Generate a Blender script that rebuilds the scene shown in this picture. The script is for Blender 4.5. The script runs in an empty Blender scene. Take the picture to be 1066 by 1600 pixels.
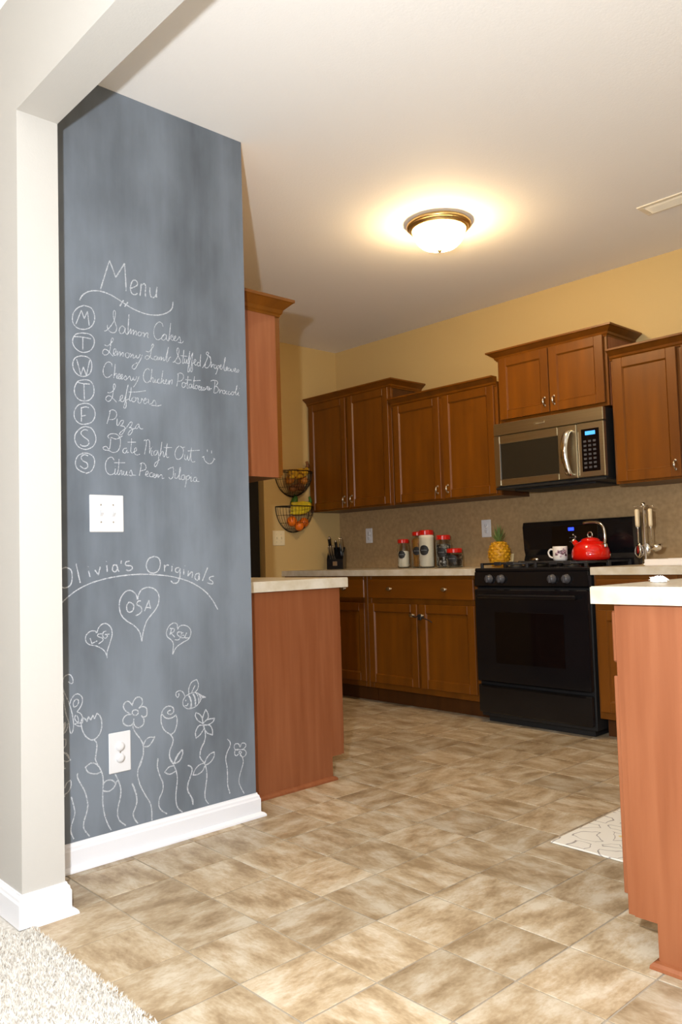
import bpy, math, random
from math import sin, cos, pi, radians
from mathutils import Vector, Matrix, Euler
FLASH = 305; DAY = 16; DAY2 = 10; LAMP = 105; LIV = 42
SLATE0 = (34, 34, 35); SLATE1 = (120, 128, 137)
TILE0 = (142, 120, 90); TILE1 = (172, 152, 122); TILE2 = (196, 184, 162)
S = bpy.context.scene
COL = S.collection
random.seed(7)
H = 2.729          # ceiling
YB = 3.565         # back wall of the kitchen
XL = -2.32         # far left wall of the kitchen

# ------------------------------------------------------------------ camera
cam = bpy.data.cameras.new('camera'); cam_o = bpy.data.objects.new('camera', cam); COL.objects.link(cam_o)
Y_, P_, R_ = .8217, .056, -.0296
f_ = Vector((-sin(Y_)*cos(P_), cos(Y_)*cos(P_), sin(P_)))
r0 = f_.cross(Vector((0, 0, 1))).normalized(); u0 = r0.cross(f_)
rr = r0*cos(R_)+u0*sin(R_); uu = -r0*sin(R_)+u0*cos(R_)
M_ = Matrix((rr, uu, -f_)).transposed().to_4x4(); M_.translation = Vector((2.6321, -1.0286, 1.0068))
cam_o.matrix_world = M_
cam.sensor_fit = 'VERTICAL'; cam.sensor_height = 36; cam.lens = 1264.53*36/1600
cam.clip_start = .02; cam.clip_end = 60
S.camera = cam_o

# ------------------------------------------------------------------ light and exposure
S.view_settings.view_transform = 'Standard'; S.view_settings.look = 'None'
S.view_settings.gamma = 1; S.view_settings.use_curve_mapping = False
S.view_settings.exposure = 0.0
W = bpy.data.worlds.new('world'); S.world = W; W.use_nodes = True
W.node_tree.nodes['Background'].inputs[0].default_value = (.75, .87, 1, 1)
W.node_tree.nodes['Background'].inputs[1].default_value = 1.2

def light(name, kind, loc, energy, color, rot=(0, 0, 0), **kw):
    l = bpy.data.lights.new(name, kind); l.energy = energy; l.color = color
    for k, v in kw.items(): setattr(l, k, v)
    o = bpy.data.objects.new(name, l); COL.objects.link(o); o.location = loc; o.rotation_euler = rot
    return o
# the camera's flash, beside and above the lens
light('camera_flash', 'POINT', (2.32, -1.03, 1.29), FLASH, (.89, .94, 1), shadow_soft_size=.022)
# daylight through the living room's windows, behind the camera and to its right
light('window_daylight', 'AREA', (1.2, -4.92, 1.45), DAY, (.86, .93, 1), (radians(90), 0, 0), shape='RECTANGLE', size=2.4, size_y=1.5)
light('side_window_daylight', 'AREA', (5.42, -2.6, 1.45), DAY2, (.9, .95, 1), (radians(90), 0, radians(90)), shape='RECTANGLE', size=2.2, size_y=1.6)

# the living room's own ceiling lamp, behind the camera
light('living_room_lamp', 'POINT', (.6, -3.0, 2.45), LIV, (1, .74, .48), shadow_soft_size=.15)

# ------------------------------------------------------------------ materials
def mat(name, col, rough=.5, col2=None, scale=(8, 8, 8), detail=4, lo=.35, hi=.65, bump=0, bscale=None, metal=0, spec=.5,
        rand=0, emis=0, emc=None, trans=0, coat=0, alpha=1, ior=1.45, objco=True, hue=0, distort=0):
    m = bpy.data.materials.new(name); m.use_nodes = True; nt = m.node_tree; N = nt.nodes; L = nt.links
    b = N['Principled BSDF']
    def c4(c): return tuple(c)+(1,)
    b.inputs['Base Color'].default_value = c4(col); b.inputs['Roughness'].default_value = rough
    b.inputs['Metallic'].default_value = metal; b.inputs['Specular IOR Level'].default_value = spec
    b.inputs['Transmission Weight'].default_value = trans; b.inputs['Coat Weight'].default_value = coat
    b.inputs['Alpha'].default_value = alpha; b.inputs['IOR'].default_value = ior
    if emis: b.inputs['Emission Color'].default_value = c4(emc or col); b.inputs['Emission Strength'].default_value = emis
    if col2 or bump:
        tc = N.new('ShaderNodeTexCoord'); mp = N.new('ShaderNodeMapping'); mp.inputs['Scale'].default_value = scale
        L.new(tc.outputs['Object'], mp.inputs['Vector'])
        if rand:
            oi = N.new('ShaderNodeObjectInfo'); mu = N.new('ShaderNodeMath'); mu.operation = 'MULTIPLY'; mu.inputs[1].default_value = 53
            L.new(oi.outputs['Random'], mu.inputs[0])
            cb = N.new('ShaderNodeCombineXYZ'); L.new(mu.outputs[0], cb.inputs[0]); L.new(mu.outputs[0], cb.inputs[1])
            L.new(cb.outputs[0], mp.inputs['Location'])
        no = N.new('ShaderNodeTexNoise'); no.inputs['Scale'].default_value = 1; no.inputs['Detail'].default_value = detail
        no.inputs['Distortion'].default_value = distort
        L.new(mp.outputs[0], no.inputs['Vector'])
        if col2:
            mr = N.new('ShaderNodeValToRGB'); mr.color_ramp.elements[0].position = lo; mr.color_ramp.elements[1].position = hi
            mr.color_ramp.elements[0].color = c4(col); mr.color_ramp.elements[1].color = c4(col2)
            L.new(no.outputs[0], mr.inputs[0]); out = mr.outputs[0]
            if rand:
                hs = N.new('ShaderNodeHueSaturation'); ma = N.new('ShaderNodeMapRange')
                ma.inputs[3].default_value = 1-rand; ma.inputs[4].default_value = 1+rand
                L.new(oi.outputs['Random'], ma.inputs[0]); L.new(ma.outputs[0], hs.inputs['Value']); L.new(out, hs.inputs['Color']); out = hs.outputs[0]
            L.new(out, b.inputs['Base Color'])
        if bump:
            bp = N.new('ShaderNodeBump'); bp.inputs['Strength'].default_value = bump; bp.inputs['Distance'].default_value = .002
            if bscale:
                n2 = N.new('ShaderNodeTexNoise'); n2.inputs['Scale'].default_value = bscale; n2.inputs['Detail'].default_value = 3
                L.new(tc.outputs['Object'], n2.inputs['Vector']); L.new(n2.outputs[0], bp.inputs['Height'])
            else: L.new(no.outputs[0], bp.inputs['Height'])
            L.new(bp.outputs[0], b.inputs['Normal'])
    return m
def s2l(r, g, b):
    return tuple(((c/255+.055)/1.055)**2.4 if c > 10 else c/255/12.92 for c in (r, g, b))
M = {}
M['white_wall'] = mat('white_wall_paint', s2l(184, 180, 173), .6, bump=.15, bscale=160)
M['tan_wall'] = mat('tan_wall_paint', s2l(202, 173, 116), .65, bump=.15, bscale=160)
M['ceiling'] = mat('ceiling_paint', s2l(244, 241, 236), .8, bump=.3, bscale=120)
M['trim'] = mat('white_trim_paint', s2l(228, 228, 231), .35)
M['plate'] = mat('white_plastic', s2l(220, 220, 221), .4)
M['plate_cream'] = mat('cream_plastic', s2l(232, 218, 180), .4)
M['slot'] = mat('dark_slot', (.02, .02, .02), .6)
M['grout'] = mat('grout', s2l(158, 148, 132), .8)
M['wood'] = mat('maple_lamp_tone', s2l(98, 54, 6), .36, s2l(120, 68, 8), (14, 14, 1.6), 6, .3, .75, bump=.04, spec=.5)  # the ceiling lamp's yellow is put into this reddish wood's colour
M['wood_dark'] = mat('maple_stain_dark', s2l(68, 35, 8), .4, s2l(84, 46, 12), (14, 14, 1.6), 6, .3, .75)
M['wood_h'] = mat('maple_lamp_tone_crosswise', s2l(95, 52, 6), .36, s2l(116, 65, 8), (1.6, 14, 14), 6, .3, .75)  # same lamp yellow in the colour, grain running across
M['panel'] = mat('maple_flash_tone', s2l(130, 73, 41), .42, s2l(144, 86, 53), (30, 30, 2.2), 8, .3, .7, bump=.05)  # same wood toned as under the flash, for end panels and near fronts
M['counter'] = mat('beige_laminate_worktop', s2l(192, 178, 150), .3, s2l(216, 208, 192), (14, 14, 14), 8, .3, .7)
M['splash'] = mat('taupe_laminate_backsplash', s2l(158, 130, 92), .42, s2l(178, 149, 108), (40, 40, 40), 8, .3, .7)
M['black'] = mat('black_enamel', (.006, .006, .007), .16, spec=.5)
M['black_matte'] = mat('black_matte', (.012, .012, .012), .55)
M['iron'] = mat('cast_iron', (.02, .02, .022), .45)
M['glass_black'] = mat('oven_window', (.004, .003, .003), .06)
M['mw_glass'] = mat('microwave_window', s2l(38, 34, 26), .3)
M['steel'] = mat('stainless_steel', s2l(176, 166, 140), .34, metal=1, col2=s2l(186, 176, 150), scale=(2, 2, 240))
M['chrome'] = mat('chrome', s2l(225, 222, 215), .12, metal=1)
M['nickel'] = mat('brushed_nickel', s2l(190, 182, 168), .3, metal=1)
M['brass'] = mat('antique_brass', s2l(226, 196, 136), .3, metal=1)
M['knobgrey'] = mat('grey_knob', s2l(74, 74, 78), .35)
M['red'] = mat('red_enamel', s2l(214, 22, 10), .12, coat=.6)
M['redlid'] = mat('red_plastic', s2l(190, 26, 14), .3)
M['glass'] = mat('clear_glass', (.95, .97, .96), .03, trans=1, ior=1.3)
M['flour'] = mat('white_flour', s2l(240, 232, 214), .9)
M['oats'] = mat('amber_grain', s2l(176, 122, 48), .8, s2l(138, 88, 28), (160, 160, 160))
M['darkbits'] = mat('dark_wrapped_sweets', s2l(40, 36, 34), .4, s2l(180, 176, 170), (70, 70, 70), 3, .5, .62)
M['beans'] = mat('dark_beans', s2l(26, 22, 20), .4, s2l(110, 96, 84), (90, 90, 90), 3, .52, .66)
M['label'] = mat('black_label', (.012, .013, .014), .6)
M['blue'] = mat('blue_display', (.01, .03, .1), .4, emis=1.6, emc=(.08, .42, 1))
M['doorway_dark'] = mat('doorway_darkness', (.006, .005, .004), .6)  # darkness of the unlit doorway, put into the added door's colour
M['blue2'] = mat('blue_clock_digits', (.01, .01, .08), .4, emis=3, emc=(.02, .05, 1))
M['ceramic'] = mat('white_ceramic', s2l(240, 234, 226), .2)
M['mugprint'] = mat('mug_print', s2l(92, 50, 62), .35, s2l(206, 180, 190), (60, 60, 60), 2, .45, .6)
M['orange'] = mat('orange_peel', s2l(226, 112, 20), .42, bump=.3, bscale=220)
M['banana'] = mat('banana_peel', s2l(222, 196, 40), .45, s2l(196, 176, 40), (30, 30, 30))
M['banana_old'] = mat('ripe_banana_peel', s2l(216, 170, 40), .5, s2l(120, 70, 20), (30, 30, 30), 4, .5, .62)
M['leafgreen'] = mat('green_leaf', s2l(52, 96, 34), .5)
M['potato'] = mat('brown_potato_skin', s2l(130, 84, 40), .7, s2l(96, 58, 28), (40, 40, 40))
M['onion'] = mat('yellow_onion_skin', s2l(206, 140, 54), .4, s2l(176, 108, 36), (50, 50, 6))
M['wire'] = mat('dark_wire', (.02, .016, .012), .4, metal=.6)
M['pine'] = mat('pineapple_skin', s2l(214, 160, 20), .5, s2l(170, 116, 14), (60, 60, 60))
M['pineleaf'] = mat('pineapple_leaf', s2l(96, 118, 62), .5)
M['chalk'] = mat('chalk', s2l(190, 194, 199), .9, s2l(116, 122, 130), (260, 260, 260), 2, .42, .75)
M['paper'] = mat('white_paper', s2l(246, 244, 240), .8)
M['card'] = mat('cream_card', s2l(236, 224, 180), .7)
M['vent'] = mat('vent_enamel', s2l(236, 226, 204), .4)
M['carpet'] = mat('cream_carpet_yarn', s2l(206, 201, 192), .95, s2l(182, 174, 162), (90, 90, 90), 2, .4, .7)
M['handle_white'] = mat('ivory_handle', s2l(226, 208, 172), .35)
M['lampglass'] = mat('lit_frosted_glass', (1, .9, .75), .4, emis=LAMP, emc=(1, .70, .36))
def tilemat(name, sc):
    """stone-print vinyl: broad streaks, fine grain, a slightly different tone in every tile"""
    m = bpy.data.materials.new(name); m.use_nodes = True; nt = m.node_tree; N = nt.nodes; L = nt.links; b = N['Principled BSDF']
    tc = N.new('ShaderNodeTexCoord'); oi = N.new('ShaderNodeObjectInfo')
    mu = N.new('ShaderNodeMath'); mu.operation = 'MULTIPLY'; mu.inputs[1].default_value = 61; L.new(oi.outputs['Random'], mu.inputs[0])
    cb = N.new('ShaderNodeCombineXYZ'); L.new(mu.outputs[0], cb.inputs[0]); L.new(mu.outputs[0], cb.inputs[1])
    def noise(scale, det):
        mp = N.new('ShaderNodeMapping'); mp.inputs['Scale'].default_value = scale; L.new(tc.outputs['Object'], mp.inputs[0]); L.new(cb.outputs[0], mp.inputs['Location'])
        n = N.new('ShaderNodeTexNoise'); n.inputs['Scale'].default_value = 1; n.inputs['Detail'].default_value = det; n.inputs['Roughness'].default_value = .62; L.new(mp.outputs[0], n.inputs['Vector']); return n.outputs[0]
    n1 = noise(sc, 6); n2 = noise(tuple(a*9 for a in sc), 4)
    a = N.new('ShaderNodeMath'); a.operation = 'MULTIPLY_ADD'; a.inputs[1].default_value = .26; L.new(n2, a.inputs[0]); L.new(n1, a.inputs[2])
    rp = N.new('ShaderNodeValToRGB'); e = rp.color_ramp.elements; e[0].position = .48; e[0].color = s2l(*TILE0)+(1,); e[1].position = .78; e[1].color = s2l(*TILE2)+(1,)
    q = e.new(.62); q.color = s2l(*TILE1)+(1,)
    L.new(a.outputs[0], rp.inputs[0])
    hs = N.new('ShaderNodeHueSaturation'); ma = N.new('ShaderNodeMapRange'); ma.inputs[3].default_value = .86; ma.inputs[4].default_value = 1.12
    L.new(oi.outputs['Random'], ma.inputs[0]); L.new(ma.outputs[0], hs.inputs['Value']); L.new(rp.outputs[0], hs.inputs['Color']); L.new(hs.outputs[0], b.inputs['Base Color'])
    b.inputs['Roughness'].default_value = .42; return m
M['tile'] = tilemat('vinyl_stone_tile', (6, 13, 5)); M['tile_b'] = tilemat('vinyl_stone_tile_turned', (13, 6, 5))
# rubbed slate paint: chalk dust left by wiping
def slate():
    m = bpy.data.materials.new('slate_paint'); m.use_nodes = True; nt = m.node_tree; N = nt.nodes; L = nt.links; b = N['Principled BSDF']
    tc = N.new('ShaderNodeTexCoord')
    mp = N.new('ShaderNodeMapping'); mp.inputs['Scale'].default_value = (2, 3.2, 1.5); L.new(tc.outputs['Object'], mp.inputs[0])
    n1 = N.new('ShaderNodeTexNoise'); n1.inputs['Scale'].default_value = 1.1; n1.inputs['Detail'].default_value = 5; L.new(mp.outputs[0], n1.inputs['Vector'])
    mp2 = N.new('ShaderNodeMapping'); mp2.inputs['Scale'].default_value = (5, 26, 2.5); L.new(tc.outputs['Object'], mp2.inputs[0])
    n2 = N.new('ShaderNodeTexNoise'); n2.inputs['Scale'].default_value = 1; n2.inputs['Detail'].default_value = 4; L.new(mp2.outputs[0], n2.inputs['Vector'])
    sx = N.new('ShaderNodeSeparateXYZ'); L.new(tc.outputs['Object'], sx.inputs[0])
    g = N.new('ShaderNodeMapRange'); g.inputs[1].default_value = 2.4; g.inputs[2].default_value = .2; g.inputs[3].default_value = .36; g.inputs[4].default_value = .36; L.new(sx.outputs[2], g.inputs[0])
    a = N.new('ShaderNodeMath'); a.operation = 'MULTIPLY'; a.inputs[1].default_value = .9; L.new(n1.outputs[0], a.inputs[0])
    a2 = N.new('ShaderNodeMath'); a2.operation = 'MULTIPLY_ADD'; a2.inputs[1].default_value = .16; L.new(n2.outputs[0], a2.inputs[0]); L.new(a.outputs[0], a2.inputs[2])
    a3 = N.new('ShaderNodeMath'); a3.operation = 'ADD'; L.new(a2.outputs[0], a3.inputs[0]); L.new(g.outputs[0], a3.inputs[1])
    r = N.new('ShaderNodeValToRGB'); r.color_ramp.elements[0].position = .4; r.color_ramp.elements[1].position = 1.0
    r.color_ramp.elements[0].color = s2l(*SLATE0)+(1,); r.color_ramp.elements[1].color = s2l(*SLATE1)+(1,)
    L.new(a3.outputs[0], r.inputs[0]); L.new(r.outputs[0], b.inputs['Base Color'])
    b.inputs['Roughness'].default_value = .75; b.inputs['Specular IOR Level'].default_value = .3
    return m
M['slate'] = slate()
# rug: pale ground, grey outlined medallions with ochre touches
def rugmat():
    m = bpy.data.materials.new('printed_rug'); m.use_nodes = True; nt = m.node_tree; N = nt.nodes; L = nt.links; b = N['Principled BSDF']
    tc = N.new('ShaderNodeTexCoord')
    nz = N.new('ShaderNodeTexNoise'); nz.inputs['Scale'].default_value = 9; L.new(tc.outputs['Object'], nz.inputs['Vector'])
    mx = N.new('ShaderNodeVectorMath'); mx.operation = 'MULTIPLY_ADD'; mx.inputs[1].default_value = (.09, .09, 0); L.new(nz.outputs['Color'], mx.inputs[0]); L.new(tc.outputs['Object'], mx.inputs[2])
    v = N.new('ShaderNodeTexVoronoi'); v.feature = 'DISTANCE_TO_EDGE'; v.inputs['Scale'].default_value = 9.5; L.new(mx.outputs[0], v.inputs['Vector'])
    v2 = N.new('ShaderNodeTexVoronoi'); v2.inputs['Scale'].default_value = 9.5; L.new(mx.outputs[0], v2.inputs['Vector'])
    def ramp(pts, src):
        r = N.new('ShaderNodeValToRGB'); e = r.color_ramp.elements
        for i, (p, c) in enumerate(pts):
            q = e[i] if i < 2 else e.new(p)
            q.position = p; q.color = (c, c, c, 1)
        L.new(src, r.inputs[0]); return r.outputs[0]
    ring = ramp([(.12, 0), (.135, 1), (.145, 1), (.16, 0)], v.outputs['Distance'])
    dot = ramp([(.10, 1), (.16, 0)], v2.outputs['Distance'])
    c1 = N.new('ShaderNodeMix'); c1.data_type = 'RGBA'; c1.inputs[6].default_value = s2l(226, 222, 210)+(1,); c1.inputs[7].default_value = s2l(146, 140, 134)+(1,); L.new(ring, c1.inputs[0])
    c2 = N.new('ShaderNodeMix'); c2.data_type = 'RGBA'; c2.inputs[7].default_value = s2l(222, 196, 130)+(1,); L.new(dot, c2.inputs[0]); L.new(c1.outputs[2], c2.inputs[6])
    L.new(c2.outputs[2], b.inputs['Base Color']); b.inputs['Roughness'].default_value = .9
    return m
M['rug'] = rugmat()

# ------------------------------------------------------------------ mesh helpers
class MB:
    def __init__(s): s.v = []; s.f = []; s.sm = []; s.mi = []
    def add(s, v, f, sm=False, mi=0, T=None):
        o = len(s.v)
        s.v += [tuple(T @ Vector(p)) if T else tuple(p) for p in v]
        s.f += [tuple(i+o for i in q) for q in f]; s.sm += [sm]*len(f); s.mi += [mi]*len(f); return s
    def box(s, x0, x1, y0, y1, z0, z1, b=0, mi=0, T=None):
        if b <= 0:
            v = [(x, y, z) for x in (x0, x1) for y in (y0, y1) for z in (z0, z1)]
            f = [(0, 1, 3, 2), (4, 6, 7, 5), (0, 4, 5, 1), (2, 3, 7, 6), (0, 2, 6, 4), (1, 5, 7, 3)]
            return s.add(v, f, mi=mi, T=T)
        c = Vector(((x0+x1)/2, (y0+y1)/2, (z0+z1)/2)); h = (abs(x1-x0)/2, abs(y1-y0)/2, abs(z1-z0)/2)
        b = min(b, min(h)*.9); v = []; ix = {}
        for sx in (-1, 1):
            for sy in (-1, 1):
                for sz in (-1, 1):
                    for a in range(3):
                        p = [sx*(h[0]-b), sy*(h[1]-b), sz*(h[2]-b)]; p[a] = (sx, sy, sz)[a]*h[a]
                        ix[(sx, sy, sz, a)] = len(v); v.append(tuple(c+Vector(p)))
        f = []
        for a in range(3):
            o = [k for k in range(3) if k != a]
            for sg in (-1, 1):
                q = []
                for (p, r) in ((-1, -1), (1, -1), (1, 1), (-1, 1)):
                    k = [0, 0, 0]; k[a] = sg; k[o[0]] = p; k[o[1]] = r; q.append(ix[(*k, a)])
                f.append(tuple(q))
            for p in (-1, 1):
                for r in (-1, 1):
                    k0 = [0, 0, 0]; k0[o[0]] = p; k0[o[1]] = r; k0[a] = -1; k1 = list(k0); k1[a] = 1
                    f.append((ix[(*k0, o[0])], ix[(*k1, o[0])], ix[(*k1, o[1])], ix[(*k0, o[1])]))
        for sx in (-1, 1):
            for sy in (-1, 1):
                for sz in (-1, 1): f.append(tuple(ix[(sx, sy, sz, a)] for a in range(3)))
        return s.add(v, f, mi=mi, T=T)
    def lathe(s, prof, n=24, sm=True, mi=0, T=None, a0=0, a1=2*pi):
        full = abs(a1-a0-2*pi) < 1e-6; m = n if full else n+1; v = []; f = []
        for r, z in prof:
            for i in range(m):
                a = a0+(a1-a0)*i/n; v.append((r*cos(a), r*sin(a), z))
        for j in range(len(prof)-1):
            for i in range(n):
                k = (i+1) % m; f.append((j*m+i, j*m+k, (j+1)*m+k, (j+1)*m+i))
        return s.add(v, f, sm, mi, T)
    def tube(s, pts, r, n=8, closed=False, mi=0, T=None, cap=True):
        P = [Vector(p) for p in pts]; k = len(P); v = []; f = []; up = None
        for i, p in enumerate(P):
            a = P[(i-1) % k] if (closed or i > 0) else p; b = P[(i+1) % k] if (closed or i < k-1) else p
            t = (b-a).normalized()
            if up is None: up = t.orthogonal().normalized()
            up = (up-t*up.dot(t)); up = up.normalized() if up.length > 1e-6 else t.orthogonal().normalized()
            w = t.cross(up); R = r[i] if isinstance(r, (list, tuple)) else r
            for j in range(n):
                an = 2*pi*j/n; v.append(tuple(p+up*cos(an)*R+w*sin(an)*R))
        for i in range(k if closed else k-1):
            q = (i+1) % k
            for j in range(n): f.append((i*n+j, i*n+(j+1) % n, q*n+(j+1) % n, q*n+j))
        s.add(v, f, True, mi, T)
        if cap and not closed: s.add(v[:n], [tuple(range(n))], False, mi, T); s.add(v[-n:], [tuple(range(n))], False, mi, T)
        return s
    def ball(s, c, r, n=14, sc=(1, 1, 1), rot=(0, 0, 0), mi=0):
        T = Matrix.Translation(c) @ Euler(rot).to_matrix().to_4x4() @ Matrix.Diagonal((*sc, 1))
        k = max(5, n//2); return s.lathe([(max(1e-4, r*sin(pi*j/k)), r*cos(pi*j/k)) for j in range(k+1)], n, True, mi, T)
    def prism(s, poly, z0, z1, mi=0, T=None):
        n = len(poly); v = [(x, y, z0) for x, y in poly]+[(x, y, z1) for x, y in poly]
        f = [tuple(range(n))[::-1], tuple(range(n, 2*n))]+[(i, (i+1) % n, n+(i+1) % n, n+i) for i in range(n)]
        return s.add(v, f, mi=mi, T=T)
    def mesh(s, name, mats):
        me = bpy.data.meshes.new(name); me.from_pydata(s.v, [], s.f)
        for m in (mats if isinstance(mats, (list, tuple)) else [mats]): me.materials.append(m)
        me.polygons.foreach_set('use_smooth', s.sm); me.polygons.foreach_set('material_index', s.mi)
        import bmesh
        bm = bmesh.new(); bm.from_mesh(me); bmesh.ops.remove_doubles(bm, verts=bm.verts, dist=1e-6) if len(s.v) < 20000 else None
        bmesh.ops.recalc_face_normals(bm, faces=bm.faces); bm.to_mesh(me); bm.free(); me.update()
        return me
    def build(s, name, mats, parent=None):
        o = bpy.data.objects.new(name, s.mesh(name, mats)); COL.objects.link(o)
        if parent: o.parent = parent
        return o
def tag(o, label, cat, group=None, kind=None):
    o['label'] = label
    if cat: o['category'] = cat
    if group: o['group'] = group
    if kind: o['kind'] = kind
    return o
def thing(name, label, cat, loc, rz=0, group=None):
    o = bpy.data.objects.new(name, None); o.empty_display_size = .05; COL.objects.link(o); o.location = loc; o.rotation_euler = (0, 0, rz)
    return tag(o, label, cat, group)
def struct(o, label=None):
    o['kind'] = 'structure'
    if label: o['label'] = label
    return o
def copy_tree(o, parent=None):
    c = o.copy(); COL.objects.link(c); c.parent = parent
    for ch in list(o.children): copy_tree(ch, c)
    return c
def bez(pts, n=8):
    """Catmull-Rom through the points; a repeated point makes a corner"""
    runs = [[pts[0]]]
    for p in pts[1:]:
        if p == runs[-1][-1]:
            if len(runs[-1]) > 1: runs.append([p])
        else: runs[-1].append(p)
    out = []
    for r in runs:
        if len(r) < 2: continue
        q = [tuple(2*a-b for a, b in zip(r[0], r[1]))]+r+[tuple(2*a-b for a, b in zip(r[-1], r[-2]))]
        for i in range(1, len(q)-2):
            for k in range(n):
                t = k/n
                out.append(tuple(.5*((2*b)+(-a+c)*t+(2*a-5*b+4*c-d)*t*t+(-a+3*b-3*c+d)*t**3) for a, b, c, d in zip(q[i-1], q[i], q[i+1], q[i+2])))
        out.append(r[-1])
    return out
# ------------------------------------------------------------------ the shell
struct(MB().box(-3.8, 5.5, -5.2, 3.8, H, H+.12).build('ceiling', M['ceiling']))
fl = struct(MB().box(-3.8, 5.5, -.112, 3.8, -.1, -.003).build('floor', M['grout']), 'stone-look vinyl tile floor of the kitchen')
G = .2315; X0T, Y0T = .5255, .124
tiles = []
def tile_mesh(w, h, i):
    g = .0027
    return MB().box(g, w-g, g, h-g, -.0028, .0, .0009).mesh('tile', M['tile'] if i % 2 else M['tile_b'])
cache = {}
rng = random.Random(5)
for i in range(-13, 10):
    for j in range(-1, 13):
        x, y = X0T+i*G, Y0T+j*G
        x2, y2 = x+G, y+G
        y = max(y, -.112); x = max(x, XL)
        if x2 <= XL or y2 <= -.112 or x2-x < .03: continue
        if x2 < .02 and y2 < .93: continue                      # inside the chalkboard wall
        if x2 < -.14 and y2 < 1.47: continue                    # under the left cabinets
        if y > 3.02: continue                                   # under the back cabinets
        if x > 1.66 and y > .88: continue                       # under the right cabinets
        if x > 2.3: continue
        k = (round(x2-x, 3), round(y2-y, 3), rng.randint(0, 1))
        if k not in cache: cache[k] = tile_mesh(k[0], k[1], k[2])
        o = bpy.data.objects.new('tile', cache[k]); COL.objects.link(o); o.location = (x, y, -.0002-rng.random()*.0006); o.parent = fl
        tiles.append(o)
# carpet of the living room, its pile standing proud of the tiles' edge
cp = struct(MB().box(-3.8, 5.5, -5.2, -.112, -.1, -.004).build('floor_carpet', M['carpet']), 'cream cut-pile carpet at the near edge of the tiles')
pv, pf = [], []
r_ = random.Random(3)
for k in range(70000):
    x = r_.uniform(-.9, 1.7); y = -.098-abs(r_.gauss(0, .001))-r_.random()**1.15*1.1
    if y > -.165 and x < .325 : continue
    hgt = r_.uniform(.004, .009); w = r_.uniform(.0028, .0045); a = r_.uniform(0, 2*pi); lx, ly = r_.gauss(0, .004), r_.gauss(0, .004)
    n = len(pv)
    for q in range(3): pv.append((x+w*cos(a+q*2.094), y+w*sin(a+q*2.094), -.004))
    pv.append((x+lx, y+ly, hgt-.004+.004))
    pf += [(n, n+1, n+3), (n+1, n+2, n+3), (n+2, n, n+3)]
me = bpy.data.meshes.new('carpet_pile'); me.from_pydata(pv, [], pf); me.materials.append(M['carpet'])
pile = bpy.data.objects.new('carpet_pile', me); COL.objects.link(pile); pile.parent = cp; pile['kind'] = 'stuff'; pile['label'] = 'cream carpet pile'

# partition with the wide opening: its end is the white jamb, the header runs over the opening
JX = .302
w = MB().box(-3.8, JX, -.125, 0, 0, H).box(JX, 4.2, -.125, 0, 2.357, H).box(4.2, 5.5, -.125, 0, 0, H)
struct(w.build('wall_front', M['white_wall']), 'white partition wall with wide opening and header into the kitchen')
# chalkboard wall
w = MB().box(-.115, 0, 0, .915, 0, H)
w.v += [(.0012, .0, .0), (.0012, .915, .0), (.0012, .915, H), (.0012, .0, H)]; n = len(w.v)-4
w.f += [(n, n+1, n+2, n+3)]; w.sm += [False]; w.mi += [1]
wl = struct(w.build('wall_left', [M['tan_wall'], M['slate']]), 'wall painted as a chalkboard with menu and flower drawings')
struct(MB().box(XL, -.115, .80, .905, 0, H).build('wall_partition', M['tan_wall']))
# far left wall with the dark doorway
w = MB().box(XL-.115, XL, .905, 1.86, 0, H).box(XL-.115, XL, 2.77, YB, 0, H).box(XL-.115, XL, 1.86, 2.77, 2.06, H)
struct(w.build('wall_far_left', M['tan_wall']))
dd = MB().box(XL-.085, XL-.045, 1.875, 2.755, .01, 2.045, .003)  # near-black door added so that the doorway reads as unlit
for z0_, z1_ in ((.15, .95), (1.1, 1.9)):
    for y0_, y1_ in ((1.98, 2.27), (2.36, 2.65)): dd.box(XL-.045, XL-.038, y0_, y1_, z0_, z1_, .004)
dd = struct(dd.build('added_dark_door', M['doorway_dark']), 'added near-black door that darkens the doorway left of the fruit baskets')
MB().lathe([(.0001, .055), (.018, .05), (.026, .035), (.018, .022), (.009, .015), (.009, .004), (.025, 0)], 18, T=Matrix.Translation((XL-.045, 1.95, 1.0)) @ Matrix.Rotation(pi/2, 4, 'Y')).build('added_door_knob', M['nickel'], dd)  # knob of the added door
struct(MB().box(-3.8, -3.7, 0, 3.8, 0, H).box(-3.7, XL-.115, .8, .9, 0, H).build('wall_hall', M['tan_wall']))
struct(MB().box(-3.8, 5.5, YB, YB+.12, 0, H).build('wall_back', M['tan_wall']))
struct(MB().box(4.2, 4.32, 0, YB, 0, H).build('wall_right', M['tan_wall']))
# living room walls with window openings
w = MB().box(-3.8, -.2, -5.2, -5.05, 0, H).box(2.6, 5.5, -5.2, -5.05, 0, H).box(-.2, 2.6, -5.2, -5.05, 0, .6).box(-.2, 2.6, -5.2, -5.05, 2.3, H)
struct(w.build('wall_rear', M['white_wall']))
struct(MB().box(-3.8, -3.7, -5.05, -.125, 0, H).build('wall_living_left', M['white_wall']))
w = MB().box(5.45, 5.55, -5.05, -4, 0, H).box(5.45, 5.55, -1.4, YB, 0, H).box(5.45, 5.55, -4, -1.4, 0, .55).box(5.45, 5.55, -4, -1.4, 2.35, H)
struct(w.build('wall_living_right', M['white_wall']))
def window(name, x0, x1, z0, z1, T):
    f = MB()
    for a in (x0, (x0+x1)/2-.03, x1-.06): f.box(a, a+.06, -.03, .03, z0, z1, .004, T=T)
    for a in (z0, (z0+z1)/2-.03, z1-.06): f.box(x0, x1, -.03, .03, a, a+.06, .004, T=T)
    return struct(f.build(name, M['trim']))
window('window_1', -.2, 2.6, .6, 2.3, Matrix.Translation((0, -5.12, 0)))
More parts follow.
